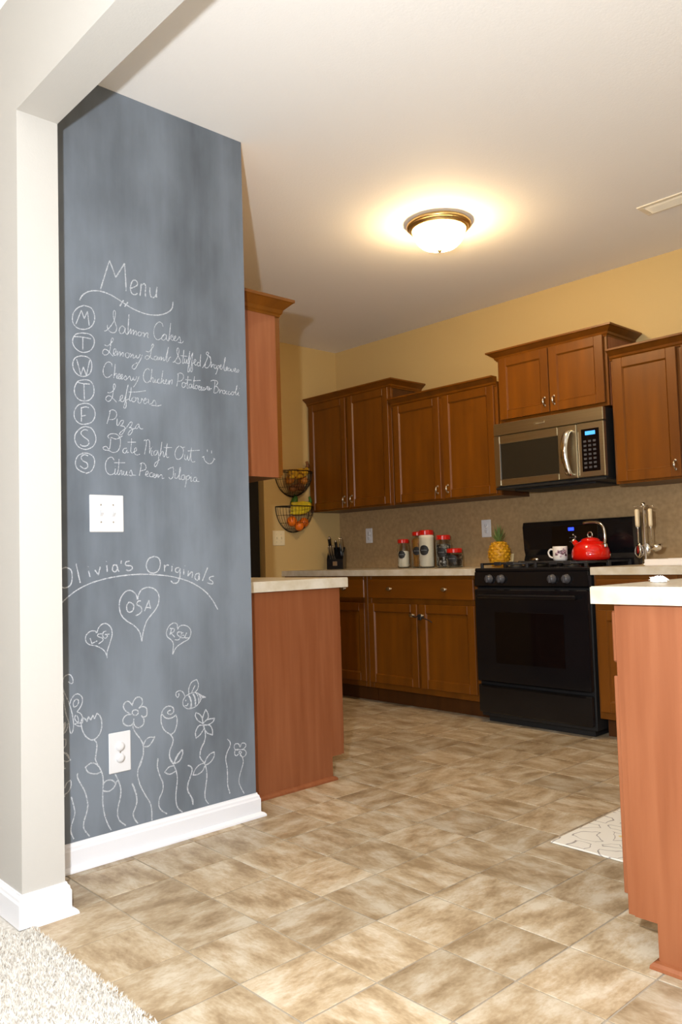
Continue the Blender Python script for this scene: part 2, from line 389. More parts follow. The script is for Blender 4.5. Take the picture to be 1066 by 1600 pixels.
window('window_2', -4, -1.4, .55, 2.35, Matrix.Translation((5.5, 0, 0)) @ Matrix.Rotation(pi/2, 4, 'Z'))

# baseboards: moulded board with a shoe strip
BP = [(0, 0), (.014, 0), (.014, .066), (.011, .072), (.010, .079), (.005, .085), (.004, .090), (0, .090)]
SP = [(.013, 0), (.030, 0), (.029, .007), (.024, .013), (.018, .016), (.013, .017)]
def sweep(prof, path, cap=True):
    """profile of (out, height) along a path of (x, y, nx, ny): nx, ny the mitred outward offset"""
    m = MB(); k = len(prof); v = []; f = []
    for (x, y, nx, ny) in path:
        for d, z in prof: v.append((x+nx*d, y+ny*d, z))
    for i in range(len(path)-1):
        for j in range(k):
            q = (j+1) % k; f.append((i*k+j, i*k+q, (i+1)*k+q, (i+1)*k+j))
    if cap: f.append(tuple(range(k))); f.append(tuple(range((len(path)-1)*k, len(path)*k)))
    return m.add(v, f)
b1 = sweep(BP, [(0, 0, 1, 0), (0, .915, 1, 1), (-.03, .915, 0, 1)]); struct(b1.build('baseboard_left', M['trim']), 'white baseboard below the chalkboard wall')
o = sweep(SP, [(0, 0, 1, 0), (0, .915, 1, 1), (-.03, .915, 0, 1)]).build('shoe_moulding', M['trim']); o.parent = bpy.data.objects['baseboard_left']
b2 = sweep(BP, [(-3.7, -.125, 0, -1), (JX, -.125, 1, -1), (JX, 0, 1, 1), (0.02, 0, 0, 1)]); struct(b2.build('baseboard_front', M['trim']), 'white baseboard wrapping the foot of the white jamb')
o = sweep(SP, [(JX, -.098, 1, 0), (JX, 0, 1, 1), (.02, 0, 0, 1)]).build('shoe_moulding', M['trim']); o.parent = bpy.data.objects['baseboard_front']
struct(sweep(BP, [(XL, 2.80, 1, 0), (XL, 2.90, 1, 0)]).build('baseboard_far_left', M['trim']))
# laminate backsplash on the back wall
o = MB().box(XL+.001, 2.4, YB-.008, YB-.001, .915, 1.425).build('trim_1', M['splash']); struct(o, 'taupe laminate backsplash behind the counter')

# ------------------------------------------------------------------ chalk drawings (flat marks on the painted wall)
KIND = dict(menu_title='chalk_lettering', flourish='chalk_flourish', arch='chalk_arch', originals_title='chalk_lettering', heart_big='chalk_heart', heart_left='chalk_heart', heart_right='chalk_heart',
  butterfly='chalk_butterfly', butterfly_left='chalk_butterfly', flower_a_left='chalk_flower', leaf_left='chalk_flower', tulip='chalk_flower', tulip_stem='chalk_stem', daisy='chalk_flower', daisy_stem='chalk_stem',
  rose='chalk_flower', rose_stem='chalk_stem', bee='chalk_bee', star_flower='chalk_flower', star_stem='chalk_stem', small_flower='chalk_flower')
FINE = ('salmon_cakes', 'lemony_lamb', 'stuffed', 'grapeleaves', 'cheesy_chicken', 'potatoes', 'broccoli', 'leftovers', 'pizza', 'date_night', 'out_smile', 'citrus_pecan', 'tilapia')
CHALK = '''menu_title|2847 19814,3023 20372,3206 20938,3206 20938,3327 20657,3441 20373,3441 20373,3615 20662,3799 20963,3799 20963,3826 20489,3843 19952;4022 20090,4176 20170,4301 20285,4268 20415,4136 20411,4047 20255,4017 20048,4084 19902,4215 19896,4295 19960;4399 19885,4439 20136,4451 20349,4451 20349,4477 20306,4576 20384,4637 20299,4624 20093,4621 19897;4820 20288,4812 20090,4859 19944,4963 19941,5065 20051,5116 20366,5116 20366,5084 20146,5090 19962
flourish|2063 19269,2168 19455,2370 19623,2653 19720,2940 19739,3229 19688,3480 19601,3733 19492,4032 19370,4380 19283,4734 19252,5096 19294,5372 19386,5606 19525,5749 19698,5792 19935;3582 19343,3735 19592;3774 19360,3906 19553
day_m|2227 19111,2000 18988,1823 18746,1803 18448,1951 18277,2196 18257,2445 18371,2585 18588,2605 18831,2496 19059,2227 19111;1912 18388,2122 18920,2122 18920,2221 18641,2221 18641,2348 18923,2348 18923,2404 18428
day_t|2132 18119,1908 18034,1796 17839,1822 17628,1982 17477,2186 17441,2434 17547,2575 17787,2565 18005,2400 18125,2132 18119;1846 17945,2131 17973,2461 17968;2163 17959,2158 17539
day_w|2082 17307,1878 17206,1787 16998,1832 16770,1992 16616,2216 16603,2403 16730,2481 16978,2442 17211,2287 17306,2082 17307;1926 17174,2074 16639,2074 16639,2171 16927,2171 16927,2278 16642,2278 16642,2409 17206
day_t2|2194 16486,1969 16398,1850 16188,1847 15955,1982 15775,2205 15738,2412 15824,2543 16036,2530 16311,2400 16473,2194 16486;1941 16363,2152 16343,2398 16354;2184 16339,2194 15779
day_f|2184 15661,1959 15559,1824 15331,1837 15100,1992 14940,2195 14927,2443 15020,2574 15229,2553 15484,2389 15644,2184 15661;2080 15513,2074 14998;2080 15482,2223 15536,2354 15518;2089 15202,2240 15240
day_s|2215 14854,2031 14768,1855 14559,1836 14326,1962 14123,2205 14050,2452 14146,2587 14344,2582 14580,2440 14804,2215 14854;2303 14721,2172 14734,2049 14614,2149 14486,2311 14382,2330 14247,2227 14169,2084 14166,2024 14216
day_s2|2122 13913,1939 13812,1844 13594,1893 13385,2053 13277,2195 13242;2081 13918,2326 13914,2510 13789,2535 13556,2421 13315,2215 13216;2304 13835,2162 13865,2047 13768,2118 13649,2260 13579,2279 13444,2156 13379,2003 13468
salmon_cakes|2974 18333,3055 18365,3203 18530,3352 18770,3412 19057,3368 19147,3327 19072,3331 18889,3400 18687,3450 18512,3395 18365,3264 18321,3152 18369,3089 18480,3090 18571;3761 18581,3679 18638,3578 18550,3547 18421,3608 18349,3725 18406,3787 18586,3787 18586,3785 18431,3840 18370,3892 18434,3943 19109,3943 19109,3894 18589,3897 18379,3897 18379,3977 18541,4011 18578,3998 18396,3998 18396,4095 18555,4121 18520,4099 18382,4099 18382,4189 18531,4230 18507,4221 18381;4366 18546,4297 18487,4302 18394,4391 18400,4434 18495,4373 18547;4451 18513,4555 18515,4535 18370,4535 18370,4624 18527,4704 18540,4681 18410,4721 18370;5344 18898,5300 19018,5176 19050,5032 18913,4951 18709,4961 18488,5057 18371,5163 18379,5290 18495,5418 18645;5471 18599,5374 18615,5290 18518,5278 18414,5359 18389,5450 18474,5482 18607,5482 18607,5479 18463,5539 18399,5576 18462,5672 19091,5672 19091,5629 18761,5575 18404,5575 18404,5669 18607,5750 18646,5734 18579,5650 18539,5702 18451,5775 18463,5869 18575,5870 18640,5807 18581,5794 18472,5884 18448,5978 18545,6035 18635,6087 18481,6049 18404,5975 18414;6049 18404,6160 18421,6217 18502
lemony_lamb|2974 17831,3079 17811,3210 17923,3309 18061,3287 18133,3238 18080,3209 17892,3174 17674,3075 17508,2946 17473,2893 17556,2965 17672,3093 17647,3220 17530,3300 17475;3301 17542,3401 17648,3392 17754,3327 17713,3312 17574,3366 17515,3449 17579,3467 17689,3454 17510,3454 17510,3548 17665,3581 17645,3562 17514,3562 17514,3663 17658,3696 17632,3678 17513;3829 17683,3772 17613,3803 17510,3893 17514,3928 17621,3863 17694;3946 17670,3996 17647,3984 17537,3984 17537,4063 17657,4097 17646,4078 17535,4146 17545,4215 17649,4215 17649,4230 17558,4298 17568,4369 17703;4454 17700,4383 17518,4260 17313,4156 17144,4071 17126,4032 17188,4108 17292,4244 17373;4602 17857,4733 17852,4857 17997,4930 18119,4895 18168,4849 18091,4821 17897,4782 17702,4693 17579,4589 17564,4574 17640,4661 17700,4781 17655,4895 17587;5045 17741,4957 17697,4937 17599,5025 17596,5087 17732,5087 17732,5078 17613,5131 17627,5158 17727,5158 17727,5149 17614,5222 17730,5250 17708,5230 17610,5310 17717,5346 17707,5326 17608,5398 17651,5474 17869,5552 18154,5552 18154,5492 17840,5469 17597,5542 17639,5580 17741,5653 17800
stuffed|5728 17613,5803 17639,5943 17839,6016 18075,5984 18190,5932 18137,5929 17987,6027 17791,6076 17693,6023 17604,5904 17593,5820 17656;6230 18153,6201 17907,6161 17660,6195 17629,6248 17703;6064 17911,6374 17927;6258 17825,6248 17673,6299 17656,6361 17810,6361 17810,6358 17673,6404 17695,6494 18148,6494 18148,6459 17824,6386 17375,6431 17335,6468 17431,6455 17672,6623 18122,6623 18122,6580 17781,6519 17393,6560 17359,6597 17449,6588 17691;6588 17691,6684 17720,6756 17807,6722 17863,6675 17795,6683 17689,6752 17638,6843 17727;6932 17756,6843 17758,6813 17662,6876 17625,6949 17712,6986 18101,6986 18101,6951 17804,6953 17615
grapeleaves|7439 17937,7424 18059,7317 18120,7355 18203,7276 18237,7238 18154,7316 18073,7201 17810,7089 17624,7045 17572;7370 18075,7440 17968,7417 17779,7323 17642,7214 17596,7161 17650,7200 17748;7474 17880,7450 17644,7450 17644,7526 17763,7581 17787;7708 17758,7617 17776,7589 17679,7650 17631,7726 17729,7726 17729,7724 17635,7761 17641,7701 17477,7656 17402;7745 17747,7819 17774,7825 17696,7761 17656;7854 17700,7930 17758,7931 17821,7875 17766,7872 17672,7946 17650,8043 17805,8144 18102,8118 18130,8085 17999,8060 17745,8075 17621,8131 17613,8208 17702,8229 17768,8172 17745,8158 17648,8225 17626;8341 17737,8265 17726,8244 17644,8319 17629,8371 17725,8371 17725,8368 17636;8397 17729,8413 17620,8490 17646,8511 17744;8535 17653,8625 17712,8607 17774,8560 17719,8565 17641,8641 17629,8740 17744,8777 17702,8737 17632,8661 17632
cheesy_chicken|3246 17094,3231 17198,3119 17242,3006 17165,2917 16972,2914 16792,2999 16682,3111 16691,3242 16805;3371 17202,3348 16941,3305 16692,3305 16692,3372 16853,3431 16846,3419 16707,3474 16699,3551 16785,3536 16875,3486 16823,3484 16700,3566 16696,3650 16798,3641 16865,3594 16822,3592 16705,3665 16709,3749 16812,3773 16839,3814 16713,3763 16676,3714 16700;3814 16713,3898 16801,3939 16837,3980 16694,4031 16710,4083 16825,4083 16825,4098 16719,4166 16743,4219 16858;4310 16879,4233 16689,4128 16522,4067 16452;4755 17164,4669 17215,4565 17138,4493 16972,4500 16786,4591 16688,4695 16717,4766 16805;4843 17223,4814 16952,4764 16726,4764 16726,4837 16892,4889 16883,4880 16756,4921 16730,4976 16863;4988 16950,4995 16960;4976 16863,4974 16737,5044 16762,5081 16861;5152 16886,5092 16862,5062 16764,5125 16734,5222 16800,5301 17223,5301 17223,5249 16946,5210 16735,5210 16735,5294 16873,5329 16861,5293 16809,5345 16736,5417 16809,5455 16893,5412 16888,5388 16789,5445 16733,5506 16772,5563 16907,5541 16729,5541 16729,5616 16882,5689 16923,5668 16745
potatoes|5964 17197,5942 16970,5885 16700;5922 17177,6050 17239,6175 17195,6183 17061,6078 16942,5958 16912;6248 16889,6145 16876,6118 16752,6175 16693,6263 16770,6258 16890;6265 16861,6341 16901,6392 17164,6392 17164,6362 16903,6347 16696,6417 16714;6268 17012,6546 17023;6525 16878,6437 16837,6435 16731,6504 16725,6560 16868,6560 16868,6556 16731,6610 16783,6682 17187,6682 17187,6642 16939,6626 16724,6679 16731;6615 17011,6951 17069;6770 16863,6698 16809,6707 16719,6784 16728,6821 16809,6770 16863;6821 16809,6893 16848,6928 16807,6856 16767,6872 16693,6943 16702,6998 16785,6999 16831,6962 16780,6967 16689,7032 16712,7088 16811,7140 16756,7103 16706,7039 16707;7103 16706,7176 16745,7221 16843,7286 16866,7248 16769,7319 16732,7341 16873,7341 16873,7373 16723,7373 16723;7284 16774,7466 16811
broccoli|7619 17124,7596 16904,7553 16651;7419 17099,7511 17147,7693 17149,7746 17063,7651 16942,7585 16918;7585 16918,7706 16918,7777 16818,7719 16696,7571 16638;7833 16840,7828 16668,7828 16668,7906 16802,7961 16793;8036 16818,7971 16763,7984 16686,8070 16687,8091 16777,8036 16818;8185 16804,8128 16766,8133 16688,8200 16680;8297 16795,8240 16757,8238 16685,8313 16672,8390 16766;8467 16806,8390 16766,8396 16681,8483 16691,8512 16780,8467 16806;8512 16764,8621 16872,8684 17070,8657 17066,8613 16871,8598 16727,8654 16702,8734 16822,8712 16708,8788 16686;8784 16971,8800 16982
leftovers|3063 16137,3168 16144,3289 16242,3366 16393,3338 16479,3292 16425,3282 16214,3240 15984,3133 15838,3029 15835,2992 15928,3076 16021,3195 16007,3314 15908,3403 15828;3489 15877,3603 15969,3650 16073,3620 16107,3558 16049,3550 15921,3616 15872,3709 15953,3856 16453,3856 16481,3807 16276,3739 15871,3681 15695,3711 15641,3767 15690,3784 15848,3770 15931,3895 16002;3989 16441,3960 16209,3910 16004,3940 15936,4003 15971;3883 16251,4211 16296,4577 16382;4083 16094,4004 16014,4033 15918,4127 15942,4175 16033,4114 16098;4176 16062,4255 16071,4252 15927,4314 15891,4379 15956,4397 16087;4397 16087,4443 16035,4491 16011,4580 16050,4556 16105,4491 16011,4489 15910,4552 15903,4634 15984;4635 16071,4683 16062,4674 15930,4674 15930;4712 15891,4826 15947,4909 16072,4978 15978,4977 15890,4905 15868,4792 15870;4976 15861,5068 15871,5216 15922
pizza|3158 15514,3111 15300,3023 15019;3113 15467,3233 15536,3368 15493,3396 15342,3288 15205,3124 15176;3419 15246,3406 15020,3466 15012,3519 15115;3523 15326,3529 15332;3519 15115,3590 15192,3667 15185,3619 15068,3526 14975;3557 14983,3663 14987,3723 14908,3629 14731,3537 14658,3501 14706,3584 14797,3770 14940;3770 14940,3927 15153,4005 15145,3956 15013,3878 14950;3893 14965,4001 14932,3999 14818,3920 14712,3843 14683,3844 14748,3938 14870,4126 14957;4254 15126,4175 15061,4126 14971,4188 14948,4268 15041,4270 15127,4270 15127,4299 14987,4377 14950,4434 14970
date_night|3097 14502,3054 14580,3164 14670,3383 14676,3522 14536,3518 14269,3418 14078,3242 14013,3069 14075,2918 14085,2863 14161,2984 14210,3091 14117,3137 14282,3162 14548;3162 14548,3381 14504,3626 14639;3776 14206,3663 14177,3617 14071,3706 14016,3788 14145,3788 14145,3786 14042,3854 14067;3971 14571,3958 14342,3932 14113,3976 14046,4044 14079;3815 14423,4141 14447;4044 14079,4159 14149,4147 14252,4082 14186,4080 14040,4179 13985,4294 14025;4464 14526,4534 14553,4565 14429,4478 14025;4547 14512,4628 14581,4696 14502,4692 14270,4688 14060,4688 14060,4738 14231,4763 14296;4794 14193,4758 14022,4828 14005;4815 14321,4820 14330;4973 14205,4878 14156,4876 14030,4971 14057,5030 14209,5030 14209,5064 13999,5036 13786,4938 13611,4877 13629,4917 13737,5109 13875;5208 14541,5165 14261,5112 14002,5112 14002,5201 14178,5258 14161,5256 14012,5328 14038,5434 14494,5434 14494,5394 14191,5409 13979,5496 13993;5286 14333,5625 14357
out_smile|5946 14445,5821 14328,5753 14129,5813 13952,5961 13948,6088 14086,6118 14327,5996 14440,6069 14389,6195 14420;6188 14136,6175 13975,6259 13945,6314 14131,6314 14131,6310 13970,6385 13953,6487 14419,6487 14419,6449 14088,6485 13880,6637 13889;6317 14276,6853 14343;7197 14402,7194 14291;7390 14362,7388 14259;6950 14075,7028 14102,7044 14126;7028 14080,7077 13950,7231 13848,7389 13880,7514 14044;7473 14072,7551 14023
citrus_pecan|3281 13744,3196 13840,3065 13799,2954 13623,2963 13362,3078 13226,3208 13233,3297 13298;3321 13441,3296 13257,3362 13248,3398 13323;3322 13522,3326 13531;3467 13796,3444 13488,3406 13262,3472 13245,3518 13390;3280 13650,3700 13674;3518 13390,3575 13373,3560 13229,3605 13272;3651 13377,3636 13253,3706 13236,3762 13374,3762 13374,3760 13239,3827 13242;3860 13305,3897 13381,3943 13412,3976 13249,3917 13217,3859 13243;3976 13249,4121 13243;4357 13704,4317 13494,4258 13233;4288 13659,4404 13715,4518 13630,4515 13484,4329 13411;4488 13273,4605 13321,4607 13417,4536 13380,4525 13254,4627 13226;4793 13372,4699 13346,4673 13240,4766 13215;4766 13215,4909 13293,4839 13332,4814 13226,4907 13197,4981 13339,4981 13339,4978 13212;5028 13320,5025 13193,5025 13193,5122 13304,5194 13286,5191 13180,5278 13196
tilapia|5438 13519,5536 13580,5659 13608,5680 13480,5652 13265,5552 13175,5471 13235;5561 13581,5684 13631;5752 13398,5734 13226,5822 13208;5769 13506,5774 13515;5822 13208,5949 13408,5988 13604,5953 13602,5924 13363,5920 13191,5994 13194;6147 13353,6032 13325,6009 13195,6108 13178,6171 13332,6171 13332,6168 13180;6231 13313,6215 13074,6161 12877;6230 13291,6347 13340,6369 13233,6242 13162;6369 13233,6447 13301,6428 13126,6509 13152;6465 13433,6470 13442;6675 13290,6572 13264,6545 13153,6646 13127,6700 13269,6700 13269,6697 13138,6815 13134
originals_title|1465 10010,1274 9927,1202 9670,1242 9408,1430 9321,1622 9417,1680 9677,1639 9916,1465 10010;1823 10121,1966 9465;2269 9869,2323 9653;2253 10003,2259 10013;2497 9888,2626 9706,2626 9706,2700 9990;2945 10037,2959 9803;2929 10162,2935 10173;3335 10026,3198 10030,3154 9867,3254 9793,3345 9916,3317 10043,3317 10043,3374 9843,3415 9804;3499 10186,3479 10077;3820 10162,3679 10127,3677 10016,3890 9982,3919 9881,3796 9819,3675 9850;4803 10308,4579 10217,4480 9965,4571 9765,4792 9701,4986 9808,5055 10034,4995 10236,4803 10308;5230 9989,5225 9743;5228 9886,5314 9970,5413 9967;5544 9934,5526 9733;5578 9991,5585 10003;5842 9868,5708 9843,5685 9728,5805 9695,5888 9837,5888 9837,5868 9518,5763 9319,5597 9298,5480 9389;6042 9803,6038 9599;6092 9919,6099 9930;6245 9738,6220 9534,6220 9534,6380 9687,6427 9615,6396 9469;6725 9634,6564 9580,6533 9434,6649 9370,6724 9604,6724 9604,6719 9367;7102 9830,6857 9332;7393 9490,7214 9467,7176 9379,7316 9283,7300 9194,7066 9246
arch|1181 8685,1453 8954,1841 9222,2348 9438,2985 9584,3641 9658,4256 9675,4887 9635,5536 9542,6135 9379,6610 9165,7022 8879,7298 8566,7526 8204
heart_big|4108 8779,4047 8967,3858 9111,3647 9084,3456 8865,3398 8585,3468 8277,3673 8054,3964 7860,4173 7613,4253 7279,4253 7279,4324 7639,4482 8013,4795 8341,4955 8605,4961 8919,4787 9124,4525 9195,4264 9111,4131 8886,4129 8778;3788 8713,3690 8605,3699 8413,3803 8349,3931 8417,3943 8608,3788 8713;4244 8725,4128 8712,4083 8600,4232 8513,4272 8376,4184 8266,4021 8208;4380 8349,4560 8726,4560 8726,4620 8423;4425 8474,4643 8460
heart_left|2528 7722,2490 7791,2313 7799,2155 7673,2141 7491,2268 7351,2522 7280,2759 7138,2877 6978,2915 6826,2915 6826,2918 7048,3023 7336,3109 7628,3072 7855,2912 8010,2751 8011,2610 7892,2548 7720;2298 7569,2358 7380,2358 7380,2556 7453;2726 7679,2587 7672,2586 7598,2744 7529,2755 7435,2602 7346;2888 7758,2787 7729,2757 7602,2844 7509,2926 7569,2907 7645;2838 7643,3008 7644
heart_right|5727 7642,5707 7783,5570 7833,5387 7748,5270 7560,5289 7362,5444 7230,5541 7063,5501 6691,5501 6691,5666 6932,5946 7084,6206 7201,6305 7434,6215 7623,6006 7719,5820 7694,5726 7582;5475 7622,5403 7411;5407 7648,5589 7613,5550 7497,5450 7486,5605 7314;5908 7467,5747 7481,5722 7383,5835 7294,5764 7201,5603 7215;5977 7441,5898 7428,5881 7270,6020 7258;5929 7346,6008 7347;6117 7430,6034 7256,6206 7233
butterfly|1505 6193,1585 6131,1662 6134,1663 6264,1588 6402,1480 6428,1358 6353,1310 6178,1327 5971,1445 5672,1563 5372,1641 5051,1673 4788,1649 4560,1588 4472,1541 4578,1503 4866,1412 5163,1349 5557,1339 5866;1233 6008,1339 5866;1536 5401,1593 5574,1703 5714,1841 5742,1978 5624,1989 5440,1904 5270,1793 5157;1685 5328,1673 5459,1743 5566,1839 5553,1851 5434,1767 5342,1685 5328;1793 5162,1929 5072,1997 4931;1981 4765,1733 4778;1706 4770,1815 4688,1938 4655;1750 5060,1714 4962,1762 4851,1843 4812,1839 4917,1791 5041;2010 4916,1981 4739
butterfly_left|1490 4843,1433 4621,1271 4456;1382 4885,1286 4696;1331 5073,1249 4983;1422 4828,1325 4588,1272 4558;1382 4860,1354 4736,1286 4620;1275 5337,1269 5343
flower_a_left|1282 4289,1349 4328,1408 4280,1387 4117,1306 4017;1291 3905,1425 3843,1517 3685
leaf_left|1305 3893,1424 3807,1551 3604,1551 3604,1422 3578,1302 3626;1314 3522,1326 3380,1393 3367;1346 2729,1414 2879,1549 2928,1561 2747,1465 2589,1357 2536;1549 2928,1528 2958;1357 2536,1329 2441
tulip|1983 4933,2079 4879,2148 4777,2148 4777,2206 4938,2206 4938,2288 4808,2288 4808,2361 4954,2361 4954,2424 4831,2424 4831,2511 5002,2511 5002,2629 4873,2683 4653,2651 4394,2535 4216,2392 4136,2252 4160,2086 4306,1978 4531,1939 4771,1983 4933;2392 4136,2489 4001,2487 3818,2456 3640,2441 3538
tulip_stem|2497 3910,2470 3653,2439 3449,2550 3219,2660 2987,2708 2715,2695 2403,2682 2092,2701 1800,2754 1500,2864 1186,2976 975;2563 3190,2438 3314,2270 3364,2073 3272,2073 3272,2154 3101,2321 3008,2490 2974,2632 3006;2703 2559,2799 2657,2972 2666,3116 2578,3173 2487,3173 2487,3084 2373,2938 2299,2780 2320,2709 2361;3173 2487,3233 2594
grass_1|1570 2401,1635 2144,1686 1878,1643 1684,1559 1450,1544 1251,1641 1011
grass_2|1791 3130,1794 2980,1901 2752,2036 2492,2115 2217,2140 1953,2081 1709,1996 1472,2006 1239,2197 956
grass_3|3149 2837,3263 2601,3352 2317,3342 2026,3264 1751,3222 1470,3300 1213,3527 994
grass_4|3779 2374,3895 2094,3966 1809,3932 1574,3823 1357,3850 1163,3997 945
daisy|3843 5051,3888 5208,4002 5319,4144 5319,4233 5211,4224 5059,4094 4939,4094 4939,4251 4974,4393 4895,4414 4752,4388 4629,4259 4598,4189 4672;4259 4598,4294 4465,4240 4322,4069 4261,3943 4332,3889 4454,3892 4604;3875 4456,3762 4386,3596 4413,3474 4544,3504 4689,3630 4770,3810 4772;3769 4786,3604 4898,3502 5063,3554 5206,3693 5236,3844 5089;3953 4909,3848 4874,3852 4761,3964 4714,4055 4755,4051 4857,3953 4909;3846 4410,3872 4256,3981 4062,4132 3860,4228 3667,4253 3435,4221 3214,4146 3002,4059 2853;4256 3624,4344 3773,4489 3849,4662 3825,4715 3842;4715 3842,4602 3677,4455 3551,4269 3558
daisy_stem|4251 3487,4231 3272,4104 2996,4014 2742,4034 2468,4135 2175,4314 1838,4479 1556,4537 1298,4545 919
grass_5|3790 2383,3921 2086,3967 1779,3912 1549,3817 1328,3874 1127,3992 943
grass_6|4827 3051,4799 2752,4888 2431,5009 2129,4988 1857,4856 1610,4836 1366,4943 1177,5157 1011
rose|5388 4684,5268 4650,5266 4572,5385 4533,5492 4590,5495 4734,5361 4823,5182 4818,5046 4709,4983 4512,4993 4253,5106 4002,5311 3839,5371 3803,5371 3803,5523 3881,5618 4101,5638 4333,5590 4484,5590 4484,5473 4411,5292 4392,5144 4448,5029 4582;5356 3805,5457 3632,5423 3431,5314 3217,5309 2960,5439 2728;5469 2748,5595 2984,5812 3166,5812 3166,5855 3040,5743 2826,5620 2745,5469 2735
rose_stem|5322 3294,5301 3046,5425 2771,5550 2494,5609 2201,5577 1899,5538 1627,5542 1346,5619 1105,5796 925;5490 2744,5659 3008,5827 3161,5859 3084,5788 2871,5654 2769,5490 2744;5455 2667,5260 2649,5090 2507,5090 2507,5255 2399,5418 2408,5533 2455
grass_7|6054 2559,6181 2498,6238 2358,6173 2143,6060 1911,6045 1659,6157 1436,6248 1274,6257 1079
bee|5749 5246,5731 5163,5680 5099,5615 5178,5634 5290,5767 5329,5899 5269,5996 5112;6012 5096,5909 4938,5922 4765,6070 4635,6272 4614,6477 4670,6635 4807,6724 4926,6898 4939,6898 4939,6692 5046,6523 5148,6318 5184,6131 5137,6012 5096;6147 5106,6218 4952,6249 4804,6211 4631;6181 5101,6261 4918,6272 4642;6334 5138,6415 4954,6426 4678;6369 5148,6456 4919,6444 4690;6488 5147,6560 4992,6583 4771;6573 5121,6639 4981,6618 4810;6658 5051,6690 4945;6692 5032,6794 4954;6165 5161,6170 5362,6293 5577,6517 5651,6517 5651,6591 5452,6543 5284,6420 5179;6285 5203,6444 5442;6026 4965,6025 4908;5972 4758,6072 4743,6124 4822;5716 5236,5754 5160
star_flower|6754 3976,6741 4181,6887 4485,6887 4485,6981 4319,6984 4144,6754 3976;6754 3976,6533 4127,6428 4316,6455 4428,6455 4428,6607 4347,6724 4184,6754 3991;6754 3976,6948 4091,7282 4092,7282 4092,7190 3965,6978 3897,6770 3921;6770 3915,7047 3871,7166 3676,7172 3485,7172 3485,6936 3597,6801 3794,6769 3887;6770 3915,6563 3920,6421 3712,6433 3480,6433 3480,6624 3592,6784 3768;6787 3913,6849 3583,6808 3329,6646 3068,6599 2828
star_stem|6860 3494,6796 3284,6659 3063,6588 2857,6622 2704,6778 2503,6847 2343,6883 2018,6832 1686,6781 1405,6804 1156,6932 969;6792 2501,6899 2676,7050 2796,7229 2837,7229 2837,7226 2689,7118 2537,6953 2445,6820 2422;6763 2506,6544 2475,6368 2340,6272 2165,6272 2165,6479 2148,6684 2229,6805 2400
grass_8|6073 2554,6213 2467,6238 2317,6133 2073,6037 1829,6052 1610,6189 1388,6254 1085
grass_9|7839 3215,7964 3080,7960 2930,7816 2705,7749 2467,7802 2157,7815 1830,7815 1481,7907 1137
small_flower|8424 2797,8365 2934,8209 2962,8151 2858,8204 2748,8328 2738,8422 2708,8580 2705,8709 2797,8665 2907,8507 2930,8440 2794;8359 2707,8203 2723,8168 2590,8244 2505,8355 2556;8485 2697,8642 2656,8718 2540,8667 2434,8540 2407,8416 2494;8420 2658,8372 2616,8434 2562,8497 2593,8420 2658;8402 2572,8524 2398,8566 2212,8497 1996,8396 1763,8341 1496,8429 1251,8579 991'''
cr = random.Random(11)
for ln in CHALK.strip().splitlines():
    nm, ss = ln.split('|'); m = MB()
    wd = .0013 if nm in FINE else (.0017 if nm in ('bee', 'butterfly', 'small_flower', 'heart_left', 'heart_right') or nm.startswith('day') else .0021)
    for si, st in enumerate(ss.split(';')):
        p = [tuple(int(a)/1e4 for a in q.split()) for q in st.split(',')]
        p = bez(p, 6); n = len(p); v = []; f = []
        if n < 2: continue
        for i, a in enumerate(p):
            b = p[max(i-1, 0)]; c = p[min(i+1, n-1)]; d = Vector((c[0]-b[0], c[1]-b[1])); d = d.normalized() if d.length > 1e-7 else Vector((1, 0))
            ww = wd*cr.uniform(.75, 1.25)
            x = .0016+.00006*(si % 9)+i*3e-6
            v += [(x, a[0]-d.y*ww, a[1]+d.x*ww), (x, a[0]+d.y*ww, a[1]-d.x*ww)]
            if i: k = 2*i; f.append((k-2, k-1, k+1, k))
        m.add(v, f)
    kd = KIND.get(nm) or ('chalk_grass' if nm.startswith('grass') and nm != 'grapeleaves' else 'chalk_lettering')
    m.build(kd, M['chalk'], wl)

# ------------------------------------------------------------------ cabinets
def door_mesh(w, h, t=.019, fr=.055):
    m = MB(); b = .002
    m.box(0, fr, -t, 0, 0, h, b).box(w-fr, w, -t, 0, 0, h, b).box(fr, w-fr, -t, 0, 0, fr, b).box(fr, w-fr, -t, 0, h-fr, h, b)
    return m
def panel_mesh(w, h, t=.019, fr=.055):
    m = MB(); e = .007
    m.box(fr-.001, w-fr+.001, -t+.009, -.002, fr-.001, h-fr+.001)
    m.add([(fr, -t+.0005, fr), (w-fr, -t+.0005, fr), (w-fr, -t+.0005, h-fr), (fr, -t+.0005, h-fr), (fr+e, -t+.0085, fr+e), (w-fr-e, -t+.0085, fr+e), (w-fr-e, -t+.0085, h-fr-e), (fr+e, -t+.0085, h-fr-e)],
          [(0, 1, 5, 4), (1, 2, 6, 5), (2, 3, 7, 6), (3, 0, 4, 7)])
    return m
